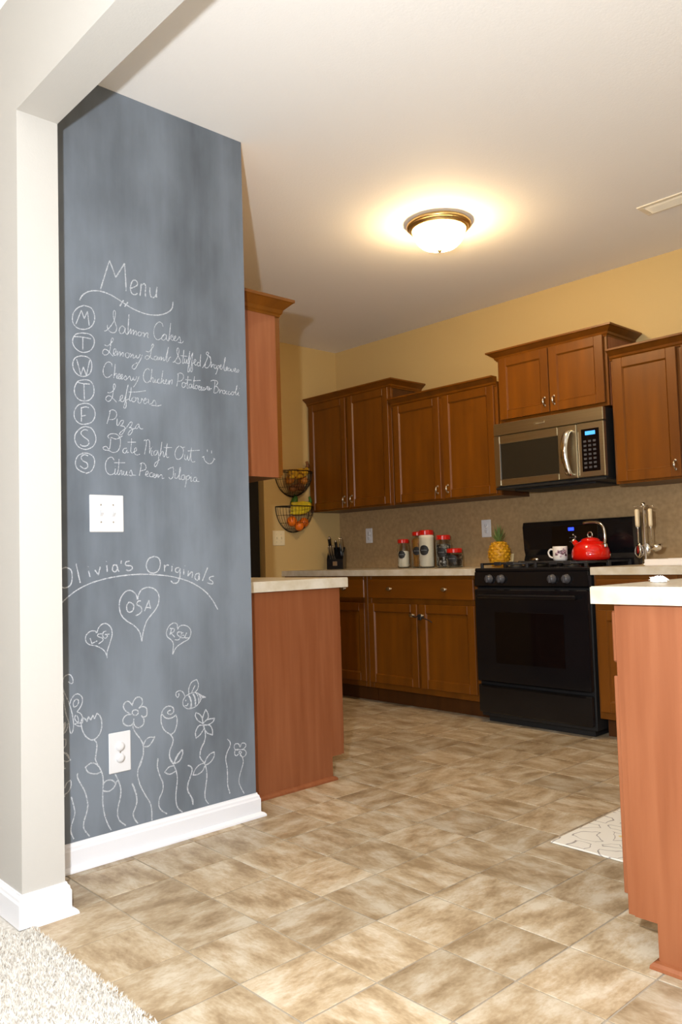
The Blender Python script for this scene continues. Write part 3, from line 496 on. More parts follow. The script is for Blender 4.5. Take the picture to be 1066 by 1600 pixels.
def pull(x, z, y, parent, kind='pull'):
    m = MB()
    if kind == 'pull':
        pts = [(x, y, z-.024), (x, y-.014, z-.019), (x, y-.022, z-.006), (x, y-.022, z+.006), (x, y-.014, z+.019), (x, y, z+.024)]
        m.tube(bez(pts, 3), .0045, 8)
        m.ball((x, y-.001, z-.024), .008, 8, (1, .4, 1)).ball((x, y-.001, z+.024), .008, 8, (1, .4, 1)).ball((x, y-.021, z), .008, 8, (1, .6, 2))
        o = m.build('handle', M['nickel'], parent)
    else:
        T = Matrix.Translation((x, y, z)) @ Matrix.Rotation(pi/2, 4, 'X')
        m.lathe([(.0001, 0), (.010, 0), (.009, .003), (.0055, .006), (.0055, .014), (.014, .018), (.017, .022), (.014, .027), (.006, .029), (.0001, .0295)], 16, T=T @ Matrix.Diagonal((1.25, .8, 1, 1)))
        o = m.build('knob', M['nickel'], parent)
    return o
def cabinet(name, label, loc, rz, w, h, d, doors=(), drawers=(), toe=False, crown=None, group=None, end=None, shoe=False):
    """front plane at local y = 0, facing -y; body behind it; z from the base"""
    t = thing(name, label, 'cabinet', loc, rz, group)
    z0 = .105 if toe else 0
    MW, MH = (M['panel'], M['panel']) if end and toe else (M['wood'], M['wood_h'])  # one wood: near fronts coloured as flash-lit, the others with lamp yellow
    MB().box(.002, w-.002, .018, d, z0, h).build('body', M['panel'] if toe and end else M['wood_dark'], t)
    # face frame
    m = MB(); s = .036
    m.box(0, s, 0, .019, z0, h, .001).box(w-s, w, 0, .019, z0, h, .001).box(s, w-s, 0, .019, h-.042, h, .001).box(s, w-s, 0, .019, z0, z0+.036, .001)
    xs = sorted(set(round(a, 4) for q in doors for a in (q[0], q[1])))
    for i in range(1, len(doors)):
        c = (doors[i-1][1]+doors[i][0])/2
        if doors[i][0] > doors[i-1][1]: m.box(c-.019, c+.019, .0003, .019, z0, h, .001)
    for q in drawers: m.box(s, w-s, .0005, .019, q[2]-.035, q[2]+.0, .001)
    m.build('face_frame', MW, t)
    for q in doors:
        x0, x1, a, b_ = q[:4]
        dr = door_mesh(x1-x0, b_-a).build('door', MW, t); dr.location = (x0, -.0005, a)
        panel_mesh(x1-x0, b_-a).build('door_panel', MW, dr)
        if len(q) > 4 and q[4]: pull(q[4][0]-x0, q[4][1]-a, -.019, dr, q[5] if len(q) > 5 else 'pull')
    for q in drawers:
        x0, x1, a, b_, ks = q
        dr = MB().box(0, x1-x0, -.019, 0, 0, b_-a, .004).build('drawer', MH, t); dr.location = (x0, -.0005, a)
        for kx in ks: pull(kx-x0, (b_-a)/2, -.019, dr, 'knob')
    if toe:
        MB().box(.002, w-.002, .076, .09, 0, .105).build('toe_kick', M['wood_dark'], t)
    if end:
        # finished end panels with a toe notch; end = list of sides ('L' or 'R')
        for sd in end:
            x0, x1 = (-.004, .003) if sd == 'L' else (w-.003, w+.004)
            m = MB()
            if toe:
                pr = [(.019, .105), (.019, h), (d, h), (d, 0), (.076, 0), (.076, .105)]
                T = Matrix(((0, 0, 1, 0), (1, 0, 0, 0), (0, 1, 0, 0), (0, 0, 0, 1)))
                m.prism(pr, x0, x1, T=T)
            else: m.box(x0, x1, .019, d, 0, h)
            m.build('end_panel', M['panel'], t)
            if toe and shoe:
                xx = x1 if sd == 'R' else x0; sg = 1 if sd == 'R' else -1
                path = [(xx, d, sg, 0), (xx, .074, sg, -1), (xx-.03*sg, .074, 0, -1)]
                sweep([(0, 0), (.016, 0), (.015, .008), (.009, .015), (0, .018)], path).build('shoe_moulding', M['panel'], t)
    if crown:
        Lr, Rr, ch = crown; pr = [(0, -.028), (.006, -.028), (.008, -.020), (.014, -.014), (.018, 0), (.032, .012), (.048, .026), (.056, .030), (.056, .042), (.0, .042)]
        pr = [(a, h+z*ch/.07) for a, z in pr]; pa = []
        if Lr: pa.append((0, d, -1, 0))
        pa.append((0, -.001, -1 if Lr else 0, -1)); pa.append((w, -.001, 1 if Rr else 0, -1))
        if Rr: pa.append((w, d, 1, 0))
        sweep(pr, pa).build('crown_moulding', M['wood'], t)
        MB().box(0, w, 0, d, h, h+.004).build('top_panel', M['wood_dark'], t)
    return t
YU = YB-.325      # face of wall cabinets
D = .322
ZU = 1.374
def two(w, z0, z1, m=.018, g=.03, hz=None, kind='pull', hx=.03):
    c = w/2
    hz = z0+.06 if hz is None else hz
    return [(m, c-g/2, z0, z1, (c-g/2-hx, hz), kind), (c+g/2, w-m, z0, z1, (c+g/2+hx, hz), kind)]
cabinet('wall_cabinet', 'tall two-door maple wall cabinet in the far corner, above the knife block', (XL+.004, YU, ZU), 0, .93, .882, D, two(.93, .012, .865, .02, .022, .075), crown=(0, 1, .06), group='maple wall cabinets')
cabinet('wall_cabinet', 'low two-door maple wall cabinet above the red-lidded jars', (-1.378, YU, ZU), 0, .93, .732, D, two(.93, .012, .712, .02, .03, .075), crown=(0, 0, .06), group='maple wall cabinets')
cabinet('wall_cabinet', 'short raised two-door maple cabinet directly above the microwave', (-.435, YU, 1.832), 0, .762, .425, D, two(.762, .018, .412, .018, .006, .085), crown=(1, 1, .06), group='maple wall cabinets', end='R')
cabinet('wall_cabinet', 'maple wall cabinet right of the microwave, cut by the photo edge', (.345, YU, ZU), 0, .80, .732, D, two(.80, .012, .712, .02, .03, .075), crown=(0, 0, .06), group='maple wall cabinets')
cabinet('wall_cabinet', 'maple wall cabinet right of the microwave, second along the back wall', (1.155, YU, ZU), 0, .80, .732, D, two(.80, .012, .712, .02, .03, .075), crown=(0, 0, .06), group='maple wall cabinets')
cabinet('wall_cabinet', 'maple wall cabinet seen from its plain side, beside the chalkboard', (-.159, 1.214, 1.366), pi, .80, .752, .30, two(.80, .012, .735, .012, .03, .075), crown=(1, 0, .075), end='L', group='maple wall cabinets')
YF = YB-.612     # face of base cabinets
def base(w, ndraw, ndoor, hand=None, kn='knob'):
    dz = (.145, .685)
    dr = [(.018, w-.018, .72, .85, [w*.25, w*.75] if w > .7 else [w/2])]
    if ndoor == 2: d_ = two(w, *dz, m=.018, g=.022, hz=.615, kind=kn, hx=.028)
    else: d_ = [(.018, w-.018, *dz, (w-.045 if hand == 'R' else .045, .615), kn)]
    return dict(doors=d_, drawers=dr)
cabinet('base_cabinet', 'maple base cabinet in the back left corner, mostly behind the left counter', (XL+.004, YF, 0), 0, .486, .872, .59, toe=True, **base(.486, 1, 1, 'R'), group='maple base cabinets')
cabinet('base_cabinet', 'one-door one-drawer maple base cabinet below the knife block', (-1.822, YF, 0), 0, .42, .872, .59, toe=True, **base(.42, 1, 1, 'L'), group='maple base cabinets')
cb = cabinet('base_cabinet', 'wide maple base cabinet with two doors left of the black range', (-1.40, YF, 0), 0, .955, .872, .59, toe=True, **base(.955, 1, 2), group='maple base cabinets')
cabinet('base_cabinet', 'maple base cabinet right of the black range, half behind the right counter', (.342, YF, 0), 0, .46, .872, .59, toe=True, **base(.46, 1, 1, 'R'), group='maple base cabinets')
cabinet('base_cabinet', 'maple base cabinet in the back right corner behind the right counter', (.804, YF, 0), 0, .735, .872, .59, toe=True, **base(.735, 1, 2), group='maple base cabinets')
cabinet('base_cabinet', 'reddish base cabinet end beside the chalkboard wall, under the left counter', (-.155, 1.538, 0), pi, .80, .868, .61, toe=True, **base(.80, 1, 2), end='L', shoe=True, group='maple base cabinets')
# right run, facing the kitchen (-x): its near end is the big reddish panel
cabinet('base_cabinet', 'base cabinet with the large reddish end panel nearest the camera', (1.590, .873+.84, 0), -pi/2, .84, .868, .61, toe=True, **base(.84, 1, 2), end='R', shoe=True, group='maple base cabinets')
cabinet('base_cabinet', 'second base cabinet of the right-hand run, behind the large end panel', (1.590, .873+.842+.6, 0), -pi/2, .6, .868, .61, toe=True, **base(.6, 1, 1, 'L'), group='maple base cabinets')
cabinet('base_cabinet', 'last base cabinet of the right-hand run, next to the back counter', (1.590, 2.93, 0), -pi/2, .61, .868, .61, toe=True, **base(.61, 1, 1, 'L'), group='maple base cabinets')
# child lock looped over the two lower knobs
m = MB(); yk = YF-.019
m.tube(bez([(-.985, yk-.012, .609), (-.965, yk-.022, .622), (-.925, yk-.026, .605), (-.885, yk-.022, .621), (-.862, yk-.014, .607)], 5), .004, 8)
m.tube(bez([(-.89, yk-.022, .612), (-.86, yk-.02, .60), (-.82, yk-.014, .588), (-.795, yk-.012, .575)], 5), .0035, 8)
m.box(-.899, -.869, yk-.034, yk-.022, .588, .624, .003)
tag(m.build('cabinet_lock', M['black_matte']), 'dark child lock looped over the two knobs of the wide base cabinet', 'lock')

# ------------------------------------------------------------------ worktops
def top(name, label, poly, z0=.873, z1=.914, edge=None):
    m = MB(); m.prism(poly, z0, z1-.002)
    c = (sum(p[0] for p in poly)/len(poly), sum(p[1] for p in poly)/len(poly))
    m2 = [(p[0]+(c[0]-p[0])*.0, p[1]) for p in poly]
    m.prism([(p[0]+(.002 if p[0] < c[0] else -.002), p[1]+(.002 if p[1] < c[1] else -.002)) for p in poly], z1-.002, z1)
    return tag(m.build(name, M['counter']), label, 'countertop')
top('countertop', 'beige countertop along the back wall left of the range', [(XL+.001, YB-.64), (-.437, YB-.64), (-.437, YB-.009), (XL+.001, YB-.009)])
top('countertop', 'beige countertop along the back wall right of the range', [(.337, YB-.64), (2.24, YB-.64), (2.24, YB-.009), (.337, YB-.009)])
top('countertop', 'cream countertop on the left cabinets beside the chalkboard wall', [(-.97, .907), (-.122, .925), (-.122, 1.563), (-.97, 1.563)], .869)
top('countertop', 'near white countertop on the right-hand cabinets, closest to the camera', [(1.541, .846), (2.24, .846), (2.24, YB-.642), (1.541, YB-.642)], .870)
def RX(a): return Matrix.Rotation(a, 4, 'X')
def RY(a): return Matrix.Rotation(a, 4, 'Y')
def RZ(a): return Matrix.Rotation(a, 4, 'Z')
def TR(*a): return Matrix.Translation(a)
def textmesh(s, size, mat_, T, parent, name='lettering', ext=.0004):
    c = bpy.data.curves.new(name, 'FONT'); c.body = s; c.size = size; c.extrude = ext; c.align_x = 'CENTER'; c.align_y = 'CENTER'
    o = bpy.data.objects.new('tmp', c); COL.objects.link(o)
    dg = bpy.context.evaluated_depsgraph_get(); me = bpy.data.meshes.new_from_object(o.evaluated_get(dg)); bpy.data.objects.remove(o)
    me.transform(T); me.materials.clear(); me.materials.append(mat_)
    q = bpy.data.objects.new(name, me); COL.objects.link(q); q.parent = parent; return q

# ------------------------------------------------------------------ range
RXL, RW = -.431, .762
t = thing('range', 'black freestanding gas range between the back countertops', 'stove', (RXL, YB-.63, 0))
# local: x 0..RW, y 0 = body front, z up
MB().box(0, RW, .0, .60, .035, .895, .004).box(.03, RW-.03, .03, .58, .0, .035).build('body', M['black_matte'], t)
MB().box(-.002, RW+.002, -.022, .57, .893, .916, .006).build('cooktop', M['black'], t)
m = MB(); m.add([(0, 0, .80), (RW, 0, .80), (RW, -.03, .812), (0, -.03, .812), (0, -.022, .893), (RW, -.022, .893), (0, 0, .893), (RW, 0, .893)],
    [(0, 1, 2, 3), (3, 2, 5, 4), (4, 5, 7, 6), (0, 3, 4, 6), (1, 7, 5, 2), (0, 6, 7, 1)])
m.build('control_panel', M['black'], t)
for kx in (.115, .20, .545, .635):
    T = TR(kx, -.027, .853) @ RX(pi/2)
    k = MB().lathe([(.0001, .002), (.026, .002), (.025, .008), (.021, .012), (.019, .030), (.0001, .031)], 20, T=T).box(kx-.006, kx+.006, -.064, -.05, .832, .874, .002).build('knob', M['knobgrey'], t)
d_ = MB().box(.004, RW-.004, -.040, -.002, .245, .792, .006).build('oven_door', M['black'], t)
MB().box(.15, RW-.15, -.0425, -.039, .36, .66, .001).build('oven_window', M['glass_black'], d_)
m = MB().box(.05, RW-.05, -.085, -.062, .740, .764, .008); m.box(.06, .085, -.07, -.038, .742, .762, .003).box(RW-.085, RW-.06, -.07, -.038, .742, .762, .003)
m.build('door_handle', M['black'], d_)
dr = MB().box(.006, RW-.006, -.036, -.002, .062, .225, .006).build('storage_drawer', M['black'], t)
m = MB(); m.add([(.04, -.036, .212), (RW-.04, -.036, .212), (RW-.04, -.050, .222), (.04, -.050, .222), (.04, -.036, .226), (RW-.04, -.036, .226)], [(0, 1, 2, 3), (3, 2, 5, 4), (0, 3, 4), (1, 5, 2)])
m.build('drawer_lip', M['black'], dr)
# back guard
m = MB(); pr = [(.50, .915), (.50, .955), (.515, .985), (.505, 1.02), (.495, 1.165), (.505, 1.195), (.545, 1.20), (.60, 1.20), (.60, .915)]
m.prism(pr, .002, RW-.002, T=Matrix(((0, 0, 1, 0), (1, 0, 0, 0), (0, 1, 0, 0), (0, 0, 0, 1))))
bg = m.build('backguard', M['black'], t)
MB().box(.338, .378, .4925, .500, 1.130, 1.150, .001).build('clock_display', M['blue2'], bg)
MB().box(.22, .54, .4935, .503, 1.035, 1.160, .001).build('touch_panel', M['glass_black'], bg)
for i in range(6):
    MB().box(.345+.0*i+(i % 3)*.02, .357+(i % 3)*.02, .492, .4945, 1.06+(i//3)*.024, 1.066+(i//3)*.024).build('button', M['knobgrey'], bg)
m = MB().lathe([(.0001, 0), (.034, 0), (.034, .003), (.0001, .004)], 24, T=TR(.075, .503, .955) @ RX(pi/2) @ Matrix.Diagonal((1, .45, 1, 1)))
lo = m.build('oval_badge', M['chrome'], bg)
# burners and grates
for bx, by in ((.19, .14), (.57, .14), (.19, .39), (.57, .39)):
    MB().lathe([(.0001, .0), (.05, .0), (.048, .008), (.036, .010), (.036, .017), (.0001, .019)], 20, T=TR(bx, by, .915)).build('burner', M['black_matte'], t)
for gx in (.03, .41):
    for gy in (.015, .265):
        g = MB(); w_, dd = .322, .235; z = .940; r = .0055
        g.tube([(gx, gy, z), (gx+w_, gy, z), (gx+w_, gy+dd, z), (gx, gy+dd, z)], r, 6, closed=True)
        cx_, cy_ = gx+w_/2, gy+dd/2
        for a, b in ((gx, cy_), (gx+w_, cy_)): g.tube([(a, b, z), ((a+cx_*1.6)/2.6, b, z+.004), ((a+3*cx_)/4, b, z+.004)], r, 6)
        for a, b in ((cx_, gy), (cx_, gy+dd)): g.tube([(a, b, z), (a, (b+3*cy_)/4, z+.004)], r, 6)
        for a in (gx, gx+w_):
            for b in (gy, gy+dd): g.box(a-.008, a+.008, b-.008, b+.008, .915, .946, .002)
        g.box(gx+.09, gx+.14, gy-.006, gy+.006, .930, .952, .003).box(gx+w_-.14, gx+w_-.09, gy-.006, gy+.006, .930, .952, .003)
        g.build('grate', M['iron'], t)

# ------------------------------------------------------------------ microwave
t = thing('microwave', 'stainless steel over-the-range microwave with a curved handle', 'microwave', (-.433, YB-.405, 1.402))
w_, h_ = .758, .416
MB().box(.003, w_-.003, .03, .398, .012, h_, .002).build('body', M['black_matte'], t)
MB().box(0, w_, .0, .036, h_-.075, h_, .004).build('vent_trim', M['steel'], t)
lg = textmesh('Whirlpool', .020, M['chrome'], TR(.335, -.001, h_-.036) @ RX(pi/2), t)
dw = .585
dr = MB().box(0, .045, 0, .034, .022, h_-.079, .004).box(.46, dw, 0, .034, .022, h_-.079, .004).box(.045, .46, 0, .034, .022, .062, .003).box(.045, .46, 0, .034, .285, h_-.079, .003).build('door', M['steel'], t)
MB().box(.044, .461, .006, .03, .06, .287).build('window', M['mw_glass'], dr)
MB().box(.040, .046, -.0015, .01, .056, .290, .001).box(.045, .46, -.0012, .01, .056, .061, .0006).build('window_bezel', M['nickel'], dr)
m = MB(); hp = bez([(.545, .0, .300), (.540, -.030, .290), (.531, -.048, .235), (.528, -.053, .180), (.531, -.048, .120), (.540, -.030, .055), (.545, 0, .045)], 6)
pv_ = []; fv = []
for i, p in enumerate(hp):
    p = Vector(p); a = Vector(hp[max(i-1, 0)]); b = Vector(hp[min(i+1, len(hp)-1)]); tt = (b-a).normalized(); nn = Vector((1, 0, 0)).cross(tt)
    for sx, sn in ((-.021, -.004), (-.018, .006), (.018, .006), (.021, -.004)): q = p+Vector((sx, 0, 0))-nn*sn; pv_.append(tuple(q))
for i in range(len(hp)-1):
    for j in range(4): k = (j+1) % 4; fv.append((i*4+j, i*4+k, i*4+4+k, i*4+4+j))
m.add(pv_, fv, True); m.build('handle', M['chrome'], dr)
cp_ = MB().box(dw+.003, w_, 0, .034, .022, h_-.079, .004).build('control_frame', M['steel'], t)
MB().box(dw+.008, dw+.014, -.002, .01, .035, .29, .001).build('trim_strip', M['chrome'], cp_)
MB().box(dw+.032, w_-.028, -.0012, .01, .055, .300, .0008).build('keypad', M['glass_black'], cp_)
MB().box(dw+.058, w_-.052, -.0028, .005, .264, .286, .0006).build('display', M['blue'], cp_)
for i in range(3):
    for j in range(7):
        MB().box(dw+.045+i*.030, dw+.063+i*.030, -.0026, .004, .072+j*.025, .084+j*.025, .0006).build('button', M['knobgrey'], cp_)
MB().box(.0, w_, .004, .398, .0, .0135, .003).box(.10, .66, .06, .34, -.012, .002, .004).build('vent_base', M['black_matte'], t)

# ------------------------------------------------------------------ ceiling lamp and register
t = thing('ceiling_lamp', 'lit flush ceiling lamp with frosted glass dome and brass rim', 'lamp', (-.012, 2.185, H))
MB().lathe([(.0001, 0), (.150, 0), (.163, -.005), (.168, -.014), (.167, -.021), (.161, -.027), (.156, -.026), (.153, -.036), (.145, -.043), (.134, -.041), (.134, -.02), (.0001, -.02)], 48).build('brass_pan', M['brass'], t)
MB().lathe([(.136, -.036), (.135, -.052), (.128, -.078), (.112, -.103), (.090, -.122), (.055, -.134), (.020, -.139), (.0001, -.140)], 40).build('glass_dome', M['lampglass'], t)
MB().lathe([(.0001, -.139), (.010, -.140), (.012, -.146), (.008, -.154), (.0001, -.157)], 14).build('finial', M['brass'], t)
t = thing('ceiling_vent', 'white metal air register in the ceiling at the right edge', 'vent', (.745, 2.828, H))
m = MB(); vw, vd = .37, .135
m.box(0, vw, 0, .022, -.006, 0, .002).box(0, vw, vd-.022, vd, -.006, 0, .002).box(0, .03, .022, vd-.022, -.006, 0, .002).box(vw-.03, vw, .022, vd-.022, -.006, 0, .002)
m.build('frame', M['vent'], t)
MB().box(.03, vw-.03, .022, vd-.022, -.0005, 0).build('duct_opening', M['slot'], t)
for i in range(6):
    y = .031+i*.0145
    MB().add([(.03, y, -.001), (vw-.03, y, -.001), (vw-.03, y+.010, -.009), (.03, y+.010, -.009), (.03, y+.0012, -.001), (vw-.03, y+.0012, -.001), (vw-.03, y+.0112, -.009), (.03, y+.0112, -.009)],
      [(0, 1, 2, 3), (4, 7, 6, 5), (0, 4, 5, 1), (3, 2, 6, 7)]).build('fin', M['vent'], t)

# ------------------------------------------------------------------ plates on the walls
def plate(name, label, loc, rz, w, h, kind, mm='plate'):
    """local: face looks along -y, x across"""
    t = thing(name, label, 'switch' if kind == 'switch' else 'outlet', loc, rz)
    MB().box(-w/2, w/2, -.006, 0, -h/2, h/2, .0025).build('plate', M[mm], t)
    if kind == 'switch':
        for sx in (-.023, .023):
            MB().add([(sx-.005, -.006, -.011), (sx+.005, -.006, -.011), (sx+.005, -.006, .011), (sx-.005, -.006, .011), (sx-.004, -.018, .002), (sx+.004, -.018, .002), (sx+.004, -.016, .009), (sx-.004, -.016, .009)],
              [(0, 1, 5, 4), (1, 2, 6, 5), (2, 3, 7, 6), (3, 0, 4, 7), (4, 5, 6, 7)]).build('toggle', M[mm], t)
            MB().box(sx-.006, sx+.006, -.0068, -.005, -.0125, .0125, .0003).build('toggle_surround', M['knobgrey' if mm == 'x' else mm], t)
            for sz in (-.03, .03): MB().lathe([(.0001, .0008), (.003, .0006), (.003, 0)], 10, T=TR(sx, -.006, sz) @ RX(pi/2)).build('screw', M['nickel'], t)
    else:
        for sz in (-.0195, .0195):
            r = MB().lathe([(.0001, .003), (.0155, .003), (.0165, .002), (.0165, 0)], 22, T=TR(0, -.006, sz) @ RX(pi/2)).build('receptacle', M[mm], t)
            if kind == 'outlet':
                MB().box(-.007, -.0055, -.0095, -.008, sz-.001, sz+.008).box(.0055, .007, -.0095, -.008, sz-.001, sz+.006).lathe([(.0001, .0005), (.0022, .0005), (.0022, 0)], 8, T=TR(0, -.009, sz-.007) @ RX(pi/2)).build('socket_slots', M['slot'], r)
            else:
                MB().lathe([(.0001, .004), (.006, .0038), (.0155, .003), (.0155, 0)], 18, T=TR(0, -.009, sz) @ RX(pi/2)).build('safety_cap', M[mm], r)
        MB().lathe([(.0001, .0008), (.003, .0006), (.003, 0)], 10, T=TR(0, -.006, 0) @ RX(pi/2)).build('screw', M['nickel'], t)
    return t
plate('light_switch', 'white double toggle switch plate on the chalkboard under the menu', (.0013, .2955, 1.184), pi/2, .128, .130, 'switch')
plate('wall_outlet', 'white outlet with round safety caps low on the chalkboard among the flowers', (.0013, .3325, .355), pi/2, .083, .138, 'capped')
plate('light_switch', 'cream double toggle switch plate on the tan wall below the fruit baskets', (XL+.0005, 2.903, 1.171), pi/2, .118, .116, 'switch', 'plate_cream')
plate('wall_outlet', 'white outlet on the backsplash between knife block and jars', (-1.972, YB-.0085, 1.174), 0, .074, .118, 'outlet')
plate('wall_outlet', 'white outlet on the backsplash above the pineapple', (-.812, YB-.0085, 1.178), 0, .080, .122, 'outlet')

# ------------------------------------------------------------------ things on the counter
ZC = .9142
def jar(label, x, y, r, h, fill, fillh, lid=.028):
    t = thing('storage_jar', label, 'jar', (x, y, ZC), 0, 'glass jars with red lids')
    MB().lathe([(.0001, .001), (r-.006, .001), (r-.001, .006), (r, .014), (r*.97, h*.3), (r, h*.62), (r*.98, h-lid-.02), (r*.82, h-lid-.006), (r*.82, h-lid+.004),
       (r*.78, h-lid+.004), (r*.78, h-lid-.006), (r*.94, h-lid-.022), (r*.95, h*.62), (r*.92, h*.3), (r-.005, .016), (r-.008, .008), (.0001, .008)], 28).build('glass_body', M['glass'], t)
    MB().lathe([(.0001, .009), (r-.009, .009), (r*.90, .02), (r*.90, h*.3), (r*.92, fillh*.95), (r*.7, fillh), (.0001, fillh*1.01)], 24).build('contents', fill, t)
    n = 40; v = []; f = []
    pr = [(.0001, h), (r*.80, h), (r*.87, h-.003), (r*.89, h-.007), (r*.89, h-lid), (r*.83, h-lid), (r*.83, h-.008), (.0001, h-.006)]
    for a, z in pr:
        for i in range(n): q = a*(1+(.025 if i % 2 and a > r*.86 else 0)); v.append((q*cos(2*pi*i/n), q*sin(2*pi*i/n), z))
    for j in range(len(pr)-1):
        for i in range(n): k = (i+1) % n; f.append((j*n+i, j*n+k, (j+1)*n+k, (j+1)*n+i))
    MB().add(v, f).build('lid', M['redlid'], t)
    # oval label curved round the side that faces the room
    v = []; f = []; a0 = math.atan2(-1.0-y, 2.6-x)-.35; ew, eh = r*.62, min(r*.62, h*.2); zc = h*.47; q = 9
    for i in range(q+1):
        u = -1+2*i/q; hh = max(.0006, eh*math.sqrt(max(0, 1-u*u)))
        for k in (-1, 0, 1): a = a0+u*ew/r; v.append(((r+.0015)*cos(a), (r+.0015)*sin(a), zc+k*hh))
    for i in range(q): f += [(3*i, 3*i+3, 3*i+4, 3*i+1), (3*i+1, 3*i+4, 3*i+5, 3*i+2)]
    lb = MB().add(v, f).build('label', M['label'], t)
    wv = []
    for i in range(15): u = -.6+1.2*i/14; a = a0+u*ew/r; wv.append(((r+.0022)*cos(a), (r+.0022)*sin(a), zc+.004*sin(i*2.3)))
    MB().tube(wv, .0007, 4).build('chalk_writing', M['chalk'], lb)
    return t
YJ = YB-.20
jar('short glass jar with red lid, half full of white powder, leftmost jar', -1.43, YJ, .046, .212, M['flour'], .125)
jar('tall slim glass jar with red lid holding amber grain', -1.298, YJ+.02, .049, .262, M['oats'], .215)
jar('tall wide glass jar with red lid full of white flour', -1.178, YJ-.03, .057, .268, M['flour'], .238, .034)
jar('medium glass jar with red lid holding dark wrapped pieces', -1.055, YJ+.01, .055, .228, M['darkbits'], .165, .032)
jar('smallest squat glass jar with red lid, rightmost jar', -.935, YJ-.02, .058, .132, M['beans'], .088, .030)

# knife block
t = thing('knife_block', 'black knife block with steel-handled knives in the corner', 'knife block', (-2.150, YB-.21, ZC), radians(38))
m = MB(); pr = [(-.085, 0), (.085, 0), (.095, .055), (.035, .175), (-.055, .125), (-.095, .02)]
# side profile in local y-z, extruded in x
T = Matrix(((0, 0, 1, 0), (1, 0, 0, 0), (0, 1, 0, 0), (0, 0, 0, 1)))
m.prism([(-.085, 0), (.08, 0), (.08, .155), (.045, .175), (-.06, .105), (-.085, .08)], -.065, .065, T=T)
m.build('block', M['black'], t)
bdg = MB().box(-.018, .018, -.0875, -.084, .028, .062, .001).build('badge', M['chrome'], t)
ax = Vector((0, -.53, .85)).normalized()
def knife(px, py, pz, ln, mm, r=.009):
    p = Vector((px, py, pz)); q = [p-ax*.012, p+ax*ln*.1, p+ax*ln*.5, p+ax*ln*.9, p+ax*ln]
    k = MB().tube([tuple(a) for a in q], [r*.8, r, r*1.08, r*1.15, r*.7], 8).build('knife_handle', mm, t)
    MB().ball(tuple(p+ax*ln*.97), r*1.1, 8).build('end_cap', M['chrome'], k)
for i, xx in enumerate((-.048, -.030, -.012)): knife(xx, -.055, .112, .085, M['nickel'], .0065)
knife(-.045, .0, .145, .125, M['black'], .012); knife(.0, .01, .152, .085, M['black'], .010)
knife(.032, .02, .156, .105, M['chrome'], .008); knife(.050, .0, .143, .12, M['nickel'], .008)
# pineapple
t = thing('pineapple', 'ripe yellow pineapple standing left of the range', 'pineapple', (-.548, YB-.235, ZC))
def prad(z): u = z/.165; return .018+.052*math.sin(pi*min(1, max(0, u*.90+.06)))**.55
m = MB().lathe([(.0001, 0)]+[(prad(.165*i/12), .165*i/12) for i in range(13)]+[(.0001, .167)], 20)
bd = m.build('fruit', M['pine'], t)
m = MB()
for j in range(9):
    for i in range(11):
        a = 2*pi*(i+.5*(j % 2))/11; z = .012+j*.0175; r = prad(z)-.001
        T = TR(r*cos(a), r*sin(a), z) @ RZ(a) @ RY(pi/2)
        m.add([(0, -.0135*r/.065, 0), (.0115, 0, 0), (0, .0135*r/.065, 0), (-.0115, 0, 0), (0, 0, .008)], [(0, 1, 4), (1, 2, 4), (2, 3, 4), (3, 0, 4)], T=T)
o = m.build('rind_eyes', M['pine'], bd); o['kind'] = 'stuff'
for i in range(26):
    a = i*2.4; tl = i/26; L_ = .055+.045*tl*(1.2-tl*.3); lean = .95*(1-tl)+.05
    p0 = Vector((.012*cos(a)*(1-tl), .012*sin(a)*(1-tl), .160+.02*tl)); d1 = Vector((sin(lean)*cos(a), sin(lean)*sin(a), cos(lean)))
    sd = Vector((-sin(a), cos(a), 0)); pm = p0+d1*L_*.5+Vector((0, 0, .006)); pe = p0+d1*L_+Vector((0, 0, .016)); wd = .007
    v = [tuple(p0-sd*wd), tuple(p0+sd*wd), tuple(pm+sd*wd*.8), tuple(pm-sd*wd*.8), tuple(pe), tuple(p0+d1*.0+Vector((0, 0, .003))), tuple(pm-Vector((cos(a), sin(a), 0))*.003)]
    MB().add(v, [(0, 5, 6, 3), (5, 1, 2, 6), (3, 6, 4), (6, 2, 4)]).build('crown_leaf', M['pineleaf'], t)
# little card leaning on the backsplash behind the pineapple
tag(MB().box(-.028, .028, -.001, .001, 0, .085, T=TR(-.62, YB-.028, ZC) @ RX(-.2)).build('card', M['card']), 'small cream card leaning on the backsplash behind the pineapple', 'card')

# mug on the cooktop
t = thing('mug', 'white mug with a dark floral print standing on the range', 'mug', (-.045, YB-.315, .9465), radians(0))
MB().lathe([(.0001, .001), (.034, .001), (.040, .006), (.043, .012), (.044, .085), (.0425, .088), (.041, .086), (.040, .012), (.0001, .008)], 28).build('cup', M['ceramic'], t)
MB().tube(bez([(-.040, -.010, .068), (-.058, -.014, .070), (-.070, -.017, .052), (-.062, -.015, .028), (-.041, -.010, .018)], 6), .0055, 8).build('handle', M['ceramic'], t)
m = MB(); rng = random.Random(2)
for (ac, zc, s_) in ((-1.15, .055, .013), (-.75, .048, .015), (-.35, .056, .012), (-1.5, .042, .010), (-.95, .030, .008), (-.2, .036, .009), (-.55, .070, .006)):
    n = 12; v = [((.0446)*cos(ac), .0446*sin(ac), zc)]
    for i in range(n): q = s_*rng.uniform(.7, 1.15); a = ac+q*cos(2*pi*i/n)/.044; v.append((.0446*cos(a), .0446*sin(a), zc+q*sin(2*pi*i/n)))
    m.add(v, [(0, i+1, (i+1) % n+1) for i in range(n)])
m.build('printed_flowers', M['mugprint'], t)

